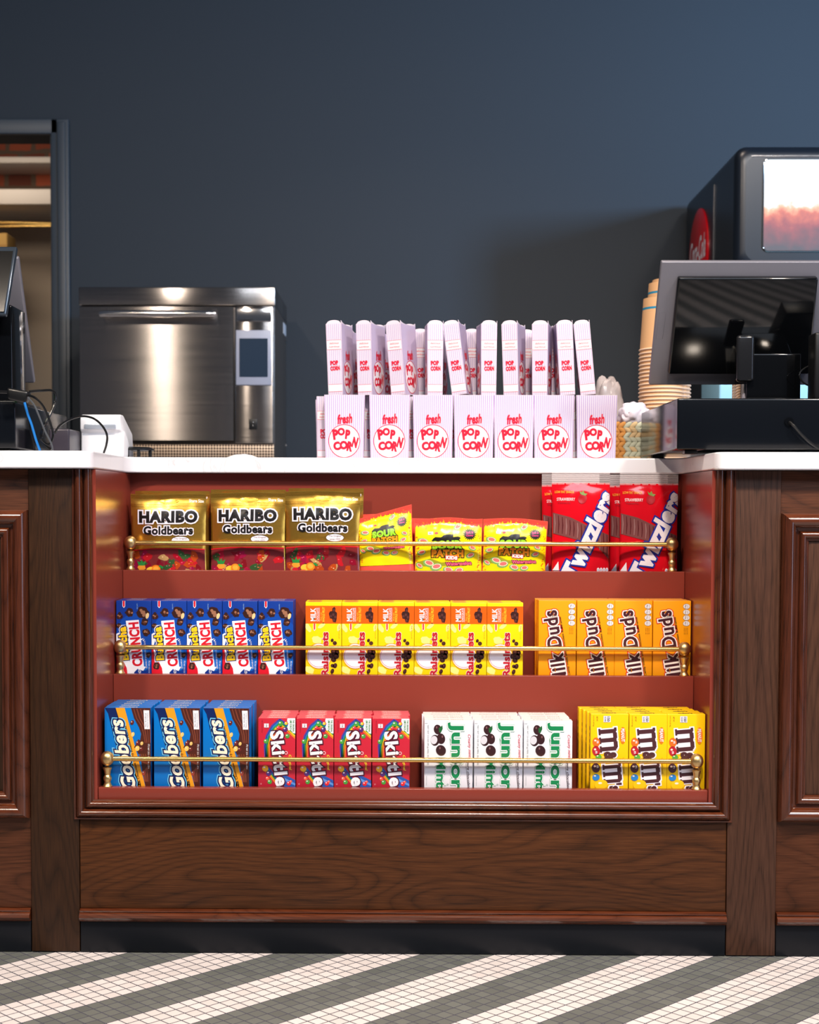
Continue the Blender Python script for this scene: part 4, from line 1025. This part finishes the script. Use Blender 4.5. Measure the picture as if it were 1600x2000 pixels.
mb.lathe([(rz_(Hc-0.021), Hc-0.021), (rz_(Hc), Hc), (Rb-0.002, Hc), (Rb-0.003, Hc-0.002), (0.0005, Hc-0.002), (0.0005, Hc-0.0024), (Rb-0.0035, Hc-0.0024), (rz_(Hc-0.003)-0.0004, Hc-0.003), (rz_(0.004)-0.0004, 0.004)], (0, 0, 0), cupm, seg=36, caps=False)
cup_me = mb.mesh('paper_cup')
nest = 0.0088
for s, (px, y, ty) in enumerate(((1293, 0.665, 581), (1302, 0.785, 557.5), (1308, 0.905, 545))):
    x = UX(px, y, 700); n = int(round((UZ(ty, y, 1290)-zt-Hc)/nest))+1
    for i in range(n):
        o = bpy.data.objects.new('paper_cup', cup_me); COL.objects.link(o); o.location = (x, y, zt+0.0003+i*nest)
        nm = ('front', 'middle', 'rear')[s]
        if i == n-1: tag(o, 'topmost tan paper cup of the %s upside-down cup stack behind the till' % nm, 'paper cup', 'topmost cups of the stacks')
        else: tag(o, 'tan paper cup nested within the %s upside-down stack behind the till' % nm, 'paper cup', 'nested cups in the %s stack' % nm)

# ------------------------------------------------------------------ back counter, oven, drinks machine
mb = MB(); mb.box(-1.45, 2.4, 1.78, YW-0.03, 0.0, 0.86, mat('back_counter_front', (46, 48, 52), 0.5)); mb.box(-1.45, 2.4, 1.75, YW-0.03, 0.861, 0.90, quartz, 0.003)
solo('back_counter', mb, (0.4, 2.1, 0), 'low back counter along the slate wall carrying the oven and drinks machine', 'counter')
YO = 1.95
ovx0, ovx1 = UX(156, YO, 700), UX(537, YO, 700); ovt = UZ(561, YO, 350); ovb = 0.905
OD = 0.44
ov = thing('countertop_oven', ((ovx0+ovx1)/2, YO+OD/2, ovb-0.005), 'brushed steel high-speed oven standing behind the counter', 'oven')
mb = MB(); mb.box(ovx0, ovx1, YO+0.012, YO+OD, ovb+0.02, ovt-0.003, oven_side, 0.006); part('body', mb, ov)
mb = MB(); z1 = UZ(597, YO, 350); mb.box(ovx0-0.002, ovx1+0.002, YO-0.004, YO+OD, z1, ovt, steel, 0.004); part('top_cover', mb, ov)
dxa, dxb = UX(158, YO, 700), UX(457, YO, 700); dz0, dz1 = UZ(860, YO-0.02, 300), UZ(599, YO-0.02, 300)
mb = MB()
# gently bowed door skin
n = 24; V = []; Fc = []
for j in range(2):
    for i in range(n+1):
        t = i/n; x = dxa+(dxb-dxa)*t; V.append((x, YO-0.016-0.007*math.sin(math.pi*t)**0.8, dz0+(dz1-dz0)*j))
for i in range(n): Fc.append((i, i+1, n+2+i, n+1+i))
mb.add(V, Fc, steel)
mb.box(dxa, dxb, YO-0.016, YO+0.011, dz0, dz1, steel, 0.002)
dr = part('door', mb, ov)
mb = MB(); hz = UZ(613, YO-0.06, 300); hx0, hx1 = UX(205, YO-0.06, 613), UX(410, YO-0.06, 613)
mb.tube([(hx0, YO-0.022, hz-0.004), (hx0, YO-0.045, hz-0.002), (hx0+0.015, YO-0.062, hz), (hx1-0.015, YO-0.062, hz), (hx1, YO-0.045, hz-0.002), (hx1, YO-0.022, hz-0.004)], 0.0105, chrome, seg=14, smooth=6); part('handle', mb, dr)
cxa, cxb = UX(460, YO, 700), UX(534, YO, 700)
mb = MB(); mb.box(cxa, cxb, YO-0.010, YO+0.011, UZ(866, YO, 500), z1-0.003, steel, 0.002); cp = part('control_column', mb, ov)
mb = MB(); mb.box(UX(463, YO, 620), UX(531, YO, 620), YO-0.014, YO-0.0105, UZ(629, YO, 500), UZ(604, YO, 500), chrome, 0.0012); part('name_plate', mb, cp)
mb = MB(); mb.box(UX(462, YO, 700), UX(531, YO, 700), YO-0.016, YO-0.0105, UZ(753, YO, 500), UZ(646, YO, 500), mat('pale_bezel', (150, 154, 170), 0.35), 0.002); bz = part('screen_bezel', mb, cp, 'pale grey bezel')
mb = MB(); mb.box(UX(469, YO, 700), UX(524, YO, 700), YO-0.0175, YO-0.0162, UZ(737, YO, 500), UZ(662, YO, 500), mat('slate_display', (36, 50, 66), 0.2)); part('display', mb, bz)
mb = MB(); mb.box(UX(487, YO, 700), UX(503, YO, 700), YO-0.014, YO-0.0105, UZ(839, YO, 500), UZ(819, YO, 500), black_plastic, 0.001)
for zz in (825, 832): mb.ball((UX(495, YO, 700), YO-0.014, UZ(zz, YO, 500)), 0.002, 0.001, 0.002, chrome, 1)
part('usb_socket', mb, cp)
perf = mat('perforated_steel', (190, 170, 150), 0.35, 0.8)
def _p():
    N, L, b = nodes(perf)
    tc = N.new('ShaderNodeTexCoord'); mp = N.new('ShaderNodeMapping'); mp.inputs['Scale'].default_value = (110, 110, 110)
    v = N.new('ShaderNodeTexVoronoi'); v.inputs['Randomness'].default_value = 0.0; v.inputs['Scale'].default_value = 1
    L.new(tc.outputs['Object'], mp.inputs[0]); L.new(mp.outputs[0], v.inputs[0])
    r = ramp(N, [(0.42, (60, 50, 44)), (0.5, (186, 164, 142))]); L.new(v.outputs['Distance'], r.inputs[0]); L.new(r.outputs[0], b.inputs['Base Color'])
_p()
mb = MB(); mb.box(ovx0+0.004, ovx1-0.002, YO-0.006, YO+0.012, ovb+0.004, UZ(868, YO, 350), perf, 0.002); part('vent_grille', mb, ov)
mb = MB()
for x in (ovx0+0.05, ovx1-0.05):
    for y in (YO+0.05, YO+OD-0.05): mb.lathe([(0.012, -0.004), (0.016, 0.0), (0.016, 0.025)], (x, y, ovb), black_plastic, seg=14)
part('feet', mb, ov)
mb = MB()
for zz in (UZ(640, YO, 500), UZ(858, YO, 500)): mb.ball((ovx1+0.0015, YO+OD-0.03, zz), 0.003, 0.006, 0.006, chrome, 1)
mb.box(ovx1, ovx1+0.001, YO+OD-0.12, YO+OD-0.02, UZ(650, YO+0.3, 550), UZ(628, YO+0.3, 550), ink((200, 205, 215)))
part('side_fittings', mb, ov)

YM = 1.66; MD = 0.75
mx0 = UX(1437, YM, 400); mx1 = mx0+0.62; mzt = UZ(283, YM, 1550); mzb = 0.905
dm_black = mat('machine_black', (16, 22, 30), 0.3, spec=0.5)
dm = thing('drinks_machine', ((mx0+mx1)/2, YM+MD/2, 0.901), 'tall black soda fountain with a lit picture panel and red disc on its side', 'drinks machine')
def rrect(x0, x1, z0, z1, r, n=6):
    P = []
    for cx, cz, a0 in ((x1-r, z1-r, 0), (x0+r, z1-r, 90), (x0+r, z0+r, 180), (x1-r, z0+r, 270)):
        P += [(cx+r*math.cos(rad(a0+90*i/n)), cz+r*math.sin(rad(a0+90*i/n))) for i in range(n+1)]
    return P
mb = MB(); mb.prism(rrect(mx0, mx1, mzb, mzt, 0.035), 'y', YM+0.03, YM+MD, dm_black)
# rounded front hood
pts0 = rrect(mx0, mx1, UZ(510, YM, 1550)-0.03, mzt, 0.035); rings = []
for k in range(7):
    t = math.pi/2*k/6; ins = 0.03*(1-math.sin(t)); y = YM+0.03-0.03*math.cos(t)
    c = ((mx0+mx1)/2, (pts0[0][1]+mzb)/2)
    q = rrect(mx0+ins, mx1-ins, UZ(510, YM, 1550)-0.03+ins, mzt-ins, 0.035)
    rings.append([(a, y, b) for a, b in q])
V = sum(rings, []); n = len(pts0); Fc = [tuple(range(n))]
for k in range(6):
    for i in range(n): Fc.append((k*n+i, k*n+(i+1) % n, (k+1)*n+(i+1) % n, (k+1)*n+i))
mb.add(V, Fc, dm_black); part('housing', mb, dm)
mb = MB(); mb.tube([(mx0+0.045, YM+0.001, mzt-0.032), (mx1-0.035, YM-0.001, mzt-0.032)], 0.003, chrome, smooth=3); part('trim_strip', mb, dm)
pan = mat('lit_drink_picture', (255, 255, 255), 0.2)
sx0 = UX(1491, YM, 400); sz0, sz1 = UZ(491, YM, 1550), UZ(311, YM, 1550)
def _pan():
    N, L, b = nodes(pan)
    tc = N.new('ShaderNodeTexCoord'); sp = N.new('ShaderNodeSeparateXYZ'); L.new(tc.outputs['Object'], sp.inputs[0])
    ns = N.new('ShaderNodeTexNoise'); ns.inputs['Scale'].default_value = 26; ns.inputs['Detail'].default_value = 6; L.new(tc.outputs['Object'], ns.inputs[0])
    n2 = N.new('ShaderNodeTexNoise'); n2.inputs['Scale'].default_value = 7; n2.inputs['Detail'].default_value = 2; L.new(tc.outputs['Object'], n2.inputs[0])
    zc = sz0-0.901
    a = N.new('ShaderNodeMath'); a.operation = 'MULTIPLY_ADD'; a.inputs[1].default_value = 1/(sz1-sz0); a.inputs[2].default_value = -zc/(sz1-sz0)
    L.new(sp.outputs[2], a.inputs[0])
    c = N.new('ShaderNodeMath'); c.operation = 'MULTIPLY_ADD'; c.inputs[1].default_value = 0.36; L.new(ns.outputs[0], c.inputs[0]); L.new(a.outputs[0], c.inputs[2])
    d = N.new('ShaderNodeMath'); d.operation = 'MULTIPLY_ADD'; d.inputs[1].default_value = 0.28; L.new(n2.outputs[0], d.inputs[0]); L.new(c.outputs[0], d.inputs[2])
    r = ramp(N, [(0.32, (46, 10, 18)), (0.46, (104, 16, 18)), (0.60, (160, 34, 24)), (0.71, (222, 96, 50)), (0.785, (250, 190, 140)), (0.83, (255, 255, 255))])
    L.new(d.outputs[0], r.inputs[0]); L.new(r.outputs[0], b.inputs['Emission Color']); b.inputs['Emission Strength'].default_value = 1.1; b.inputs['Specular IOR Level'].default_value = 0.2
    b.inputs['Base Color'].default_value = (0.1, 0.1, 0.1, 1)
_pan()
mb = MB(); mb.prism(rrect(sx0, mx1-0.06, sz0, sz1, 0.016), 'y', YM-0.004, YM+0.004, pan); pn = part('picture_panel', mb, dm, 'glowing picture of iced cola')
mb = MB(); P = rrect(sx0, mx1-0.06, sz0, sz1, 0.016); mb.tube([(a, YM-0.003, b) for a, b in P]+[(P[0][0], YM-0.003, P[0][1])], 0.0022, chrome, smooth=1, seg=8); part('frame', mb, pn)
cy_ = YM+0.527; cz_ = UZ(498, cy_, 1370)
disc_red = mat('red_disc', (190, 8, 20), 0.3)
mb = MB(); mb.lathe([(0.001, 0.0), (0.15, 0.0), (0.15, -0.004), (0.146, -0.006), (0.001, -0.006)], (mx0, cy_, cz_), disc_red, seg=48, axis='x')
ca = Art(0, 100, 0, 0.27, 0.30); ca.text('Coca-Cola', 50, 50, 96, 30, 0, WHITE, 1, bold=0.02, shear=0.4)
mb.art(ca, lambda u, v, L: (mx0-0.0062-0.0003*L, cy_-u, cz_-0.15+v)); part('side_emblem', mb, dm, 'round red disc with white script')
mb = MB(); mb.box(mx0-0.003, mx0+0.0, YM+0.30, YM+0.304, mzb+0.02, UZ(360, YM+0.3, 1400), mat('seam_grey', (70, 70, 74), 0.3, 0.5)); part('side_seam', mb, dm)
mb = MB(); mb.box(UX(1405, YM-0.25, 760), mx1, YM-0.25, YM-0.001, 0.902, 1.22, light_blue, 0.006); part('dispensing_tray', mb, dm, 'steel front of the dispensing bay, reflected blue in its colour')
mb = MB(); mb.box(mx0+0.02, mx1-0.02, YM+0.05, YM+MD-0.02, 0.9015, 0.906, black_plastic); part('foot_plate', mb, dm)

# ------------------------------------------------------------------ tills
def corner(px, py, Y): x, z = U(px, py, Y); return (x, Y, z)
def till(name, label, drawer, monitor, customer, side, extra):
    o = thing(name, ((drawer[0]+drawer[1])/2, 0.27, zt), label, 'till')
    return o
# right till
ya, yb = 0.065, 0.485
xa = UX(1323, ya, 830); xb = xa+0.42; dzt_ = UZ(778, ya, 1450)
cd = thing('cash_drawer', (xa+0.21, 0.27, zt), 'black metal cash drawer under the right till screen', 'cash drawer', 'cash drawers on the worktop')
mb = MB(); mb.box(xa, xb, ya, yb, zt+0.008, dzt_, drawer_metal, 0.003); part('housing', mb, cd)
mb = MB()
for x in (xa+0.03, xb-0.03):
    for y in (ya+0.03, yb-0.03): mb.box(x-0.012, x+0.012, y-0.012, y+0.012, zt+0.0003, zt+0.0075, black_plastic, 0.001)
part('feet', mb, cd)
hx, hz_ = U(1541, 824, ya)
mb = MB(); mb.lathe([(0.001, -0.003), (0.0085, -0.003), (0.0085, 0.004)], (hx, ya-0.0005, hz_), black_gloss, seg=20, axis='y'); part('cable_grommet', mb, cd)
mb = MB(); mb.tube([(hx, ya-0.004, hz_-0.001), (hx+0.006, ya-0.012, hz_-0.008), (hx+0.022, ya-0.014, hz_-0.026), (hx+0.045, ya-0.014, hz_-0.045), (hx+0.075, ya-0.012, zt+0.004), (hx+0.13, ya-0.01, zt+0.0035)], 0.0028, black_plastic)
solo('cable', mb, (hx, ya, zt), 'short black cable leaving the hole in the right cash drawer', 'cable')
zd = dzt_+0.0006
pos = thing('till_screen', (UX(1520, 0.26, 700), 0.26, zd), 'grey backed till screen with black customer display on the right drawer', 'till screen', 'till screens on the cash drawers')
yt, ybm = 0.155, 0.275     # top leans towards the customer
TL = corner(1292, 511, yt); BL = corner(1268, 752, ybm)
wid = 0.40
mb = MB(); mb.slab([TL, (TL[0]+wid, yt, TL[2]), (BL[0]+wid, ybm, BL[2]), BL], 0.012, grey_shell, 0.003); sh = part('screen_back', mb, pos, 'grey metallic back shell')
def lerp3(a, b, t): return tuple(a[i]+(b[i]-a[i])*t for i in range(3))
def onshell(px, py):
    t = (py-511)/(752-511); Y = yt+(ybm-yt)*t; x, z = U(px, py, Y); return (x, Y-0.001, z)
mb = MB()
q = [onshell(1288, 611), onshell(1301, 611), onshell(1294, 662), onshell(1281, 662)]
mb.tube(q+[q[0]], 0.0004, black_plastic, smooth=1, seg=6)
part('port_cover_seam', mb, sh)
cdl = [onshell(1322, 546), onshell(1594, 546), onshell(1576, 733), onshell(1302, 733)]
cdl = [(p[0], p[1]-0.017, p[2]) for p in cdl]
mb = MB(); mb.slab(cdl, 0.016, black_gloss, 0.004); part('customer_display', mb, pos, 'glossy black display facing the customer')
c0 = onshell(1432, 655); 
mb = MB(); xA, xB = UX(1466, 0.14, 720), UX(1573, 0.14, 720)
mb.box(xA, xB, 0.17, 0.30, zd+0.0, UZ(690, 0.17, 1520), black_gloss, 0.003)
mb.box(xA-0.012, xB+0.012, 0.15, 0.33, zd, zd+0.006, black_plastic, 0.002)
part('stand', mb, pos)
mb = MB(); p = corner(1455, 700, 0.16); mb.box(p[0]-0.016, p[0]+0.018, 0.155, 0.17, p[2]-0.045, p[2]+0.045, mat('dark_smoked_plastic', (24, 25, 28), 0.15), 0.006); part('card_slot', mb, pos)
mb = MB()
a = corner(1590, 716, 0.14); mb.tube([(a[0]+0.04, 0.16, a[2]+0.002), (a[0], 0.14, a[2]+0.004), (a[0]-0.028, 0.135, a[2]-0.012), (a[0]-0.020, 0.135, a[2]-0.032), (a[0]+0.01, 0.14, a[2]-0.042), (a[0]+0.05, 0.15, a[2]-0.05)], 0.0016, black_plastic, seg=8)
solo('cable', mb, (a[0], 0.15, zd), 'thin black cable loop beside the right till stand', 'cable')
mb = MB(); a = corner(1592, 650, 0.10); mb.box(a[0]-0.002, a[0]+0.08, 0.09, 0.14, zd, a[2]+0.0, black_plastic, 0.004)
solo('card_reader', mb, (a[0]+0.04, 0.11, zd), 'black card reader at the right edge in front of the till screen', 'card reader')

# left till
xa2 = UX(30, ya, 830); dzt2 = UZ(786, ya, 30)
cd2 = thing('cash_drawer', (xa2-0.21, 0.27, zt), 'black metal cash drawer under the left till screen', 'cash drawer', 'cash drawers on the worktop')
mb = MB(); mb.box(xa2-0.42, xa2, ya, yb, zt+0.008, dzt2, drawer_metal, 0.003); part('housing', mb, cd2)
mb = MB()
for x in (xa2-0.03, xa2-0.39):
    for y in (ya+0.03, yb-0.03): mb.box(x-0.012, x+0.012, y-0.012, y+0.012, zt+0.0003, zt+0.0075, black_plastic, 0.001)
part('feet', mb, cd2)
zd2 = dzt2+0.0006
pos2 = thing('till_screen', (UX(-60, 0.26, 700), 0.26, zd2), 'grey backed till screen with tilted black display on the left drawer', 'till screen', 'till screens on the cash drawers')
TR = corner(36, 503, 0.19); BR = corner(68, 749, 0.33)
mb = MB(); mb.slab([(TR[0]-0.35, TR[1], TR[2]), TR, BR, (BR[0]-0.35, BR[1], BR[2])], 0.012, grey_shell, 0.004); sh2 = part('screen_back', mb, pos2, 'grey metallic back shell')
def onsh2(px, py):
    t = (py-503)/(749-503); Y = 0.19+0.14*t; x, z = U(px, py, Y); return (x, Y-0.001, z)
q = [onsh2(31, 603), onsh2(45, 603), onsh2(49, 656), onsh2(36, 656)]
mb = MB(); mb.tube(q+[q[0]], 0.0004, black_plastic, smooth=1, seg=6); part('port_cover_seam', mb, sh2)
TR = corner(33, 481, 0.07); BR = corner(12, 615, 0.025)
cs = thing  # customer display tilts back from its lower edge
mb = MB(); mb.slab([(TR[0]-0.25, TR[1], TR[2]), TR, BR, (BR[0]-0.25, BR[1], BR[2])], 0.011, mat('display_rim', (60, 70, 82), 0.2, 0.6), 0.003)
dd = part('customer_display', mb, pos2, 'tilted black customer display')
TR2 = (TR[0]-0.006, TR[1]-0.0012, TR[2]-0.004); BR2 = (BR[0]-0.004, BR[1]-0.0012, BR[2]+0.006)
mb = MB(); mb.slab([(TR2[0]-0.23, TR2[1], TR2[2]), TR2, BR2, (BR2[0]-0.23, BR2[1], BR2[2])], 0.001, mat('display_glass', (6, 7, 9), 0.12, spec=0.2), 0); part('glass', mb, dd)
mb = MB(); mb.box(xa2-0.22, UX(24, 0.14, 700), 0.14, 0.24, zd2, UZ(595, 0.14, 20), black_gloss, 0.004); mb.box(xa2-0.24, UX(34, 0.12, 760), 0.12, 0.30, zd2, zd2+0.007, black_plastic, 0.002); part('stand', mb, pos2)
mb = MB(); g = corner(33, 752, 0.118); mb.box(g[0]-0.006, g[0]+0.005, 0.112, 0.119, zd2+0.0085, zd2+0.0135, mat('green_led', (40, 220, 60), 0.4, emit=(40, 255, 60), estr=2.0), 0.001); part('status_light', mb, pos2, 'small lit green light')
# hub and cables hang over the corner of the left drawer
hb0 = corner(14, 757, 0.03); hb1 = corner(58, 783, 0.03)
mb = MB(); mb.slab([corner(12, 756, 0.03), corner(56, 764, 0.03), corner(50, 788, 0.03), corner(14, 780, 0.03)], 0.026, black_plastic, 0.005)
solo('power_adapter', mb, (hb0[0]+0.02, 0.045, hb1[1]), 'black oblong power adapter lying on the left cash drawer', 'power adapter')
def cable(ptsx, r, m, label, Y=0.03):
    P = []
    for q in ptsx:
        yy = q[2] if len(q) > 2 else Y
        x, z = U(q[0], q[1], yy); P.append((x, yy, max(z, zt+r)))
    mb = MB(); mb.tube(P, r, m, seg=8, smooth=6)
    solo('cable', mb, (P[0][0], P[0][1], zt), label, 'cable')
cw = mat('cable_black', (10, 11, 13), 0.3); cb = mat('cable_blue', (20, 110, 190), 0.35)
cable([(-20, 765, 0.02), (14, 766, 0.025)], 0.003, cw, 'short black cable entering the adapter from the left frame edge')
cable([(48, 786), (54, 808), (62, 830), (70, 858), (78, 884)], 0.0024, cb, 'blue network cable hanging from the adapter on the left drawer')
cable([(58, 765), (80, 763, 0.045), (104, 764, 0.05), (108, 784, 0.05), (98, 810, 0.04), (84, 836, 0.03), (80, 856), (92, 872), (100, 878)], 0.0026, cw, 'thick black cable looping widest to the right of the left drawer')
cable([(56, 772), (70, 778, 0.02), (86, 796, 0.02), (98, 826, 0.02), (104, 850, 0.02), (96, 868, 0.02), (82, 858, 0.02), (84, 840, 0.02)], 0.0022, cw, 'black cable curling into a small loop beside the blue cable', )
cable([(54, 776, 0.01), (66, 790, 0.01), (76, 812, 0.008), (88, 842, 0.008), (100, 866, 0.008), (103, 888, 0.008)], 0.0018, mat('cable_grey', (70, 74, 80), 0.25), 'thin grey cable crossing the black ones beside the left drawer')
cable([(50, 784, 0.036), (56, 812, 0.036), (60, 840, 0.036), (66, 868, 0.036), (68, 885, 0.036)], 0.0018, cw, 'thin black cable hanging just left of the blue cable')
cable([(108, 845, 0.05), (116, 832, 0.08), (135, 820, 0.12), (158, 813, 0.15), (182, 817, 0.15), (200, 832, 0.15), (209, 850, 0.15), (208, 868, 0.16), (203, 884, 0.18)], 0.0022, cw, 'black cable arching over the white card terminal')
mb = MB(); a = corner(100, 838, 0.22); b = corner(140, 877, 0.22); mb.box(a[0], b[0], 0.20, 0.30, zt+0.0003, a[2], mat('mauve_black_plastic', (50, 46, 56), 0.3), 0.004)
solo('router', mb, ((a[0]+b[0])/2, 0.25, zt), 'small dark plastic router box between the left drawer and the white terminal', 'router')

# white terminal seen from behind
YT = 0.30
t0 = corner(158, 882, YT); t1 = corner(236, 882, YT); tz = UZ(809, YT, 200)
tm = thing('payment_terminal', ((t0[0]+t1[0])/2, YT+0.05, zt), 'white receipt terminal with a cable arching over it beside the oven', 'payment terminal')
mb = MB()
X0, X1 = t0[0], t1[0]; zmid = UZ(843, YT, 200)
pr = [(YT, zt+0.0005), (YT, zmid-0.002), (YT-0.008, zmid+0.004), (YT-0.008, tz-0.010), (YT-0.002, tz-0.002), (YT+0.008, tz), (YT+0.03, tz), (YT+0.10, zmid), (YT+0.11, zt+0.0005)]
bm = bmesh.new(); A = [bm.verts.new((X0, a, b)) for a, b in pr]; B = [bm.verts.new((X1+(0.0 if b > zmid else 0.006), a, b)) for a, b in pr]
bm.faces.new(A[::-1]); bm.faces.new(B)
for i in range(len(pr)): bm.faces.new((A[i], A[(i+1) % len(pr)], B[(i+1) % len(pr)], B[i]))
bmesh.ops.recalc_face_normals(bm, faces=bm.faces[:])
bmesh.ops.bevel(bm, geom=bm.edges[:]+bm.verts[:], offset=0.0035, segments=3, profile=0.5, affect='EDGES', clamp_overlap=True)
mb.bm(bm, white_plastic); bm.free(); part('body', mb, tm)
mb = MB(); mb.box(X0+0.010, X1-0.008, YT-0.0135, YT-0.0065, UZ(838, YT, 200), UZ(829, YT, 200), mat('silver_bar', (180, 190, 205), 0.25, 0.5), 0.001); part('paper_slot', mb, tm, 'silver slot bar')
# black four-legged gadget
YG = 0.345
g0 = corner(222, 880, YG); g1 = corner(297, 884, YG)
gd = thing('phone_stand', ((g0[0]+g1[0])/2, YG+0.03, zt), 'low black plastic stand with a ball knob and short legs by the terminal', 'stand')
mb = MB(); cxg = (g0[0]+g1[0])/2; zg = UZ(876, YG, 260)
mb.lathe([(0.001, 0.0045), (0.030, 0.004), (0.038, 0.0), (0.038, -0.003), (0.001, -0.003)], (cxg, YG+0.035, zg), black_plastic, seg=32); part('plate', mb, gd)
mb = MB(); mb.ball((UX(244, YG+0.01, 870), YG+0.012, zg+0.006), 0.009, 0.009, 0.009, black_plastic, 3); part('knob', mb, gd)
for a in (200, 250, 290, 340):
    mb = MB(); mb.box(cxg+0.034*math.cos(rad(a))-0.003, cxg+0.034*math.cos(rad(a))+0.003, YG+0.035+0.034*math.sin(rad(a))-0.002, YG+0.035+0.034*math.sin(rad(a))+0.002, zt+0.0002, zg-0.002, black_plastic, 0.0006); part('leg', mb, gd)
# crumpled paper on the worktop
mb = MB(); a = corner(432, 890, 0.52); b = corner(512, 890, 0.52); n = 14; V = []; Fc = []
for j in range(n+1):
    for i in range(n+1):
        u = i/n; v = j/n; h = 0.013*math.sin(math.pi*u)**0.8*math.sin(math.pi*v)+0.004*abs(noise.noise(Vector((u*5, v*5, 3))))*math.sin(math.pi*u)
        V.append((a[0]+(b[0]-a[0])*u, 0.50+0.09*v, zt+0.0012+h))
for j in range(n):
    for i in range(n): k = j*(n+1)+i; Fc.append((k, k+1, k+n+2, k+n+1))
mb.add(V, Fc, card_white)
solo('paper_napkin', mb, ((a[0]+b[0])/2, 0.54, zt), 'white crumpled paper lying on the worktop below the oven', 'napkin')
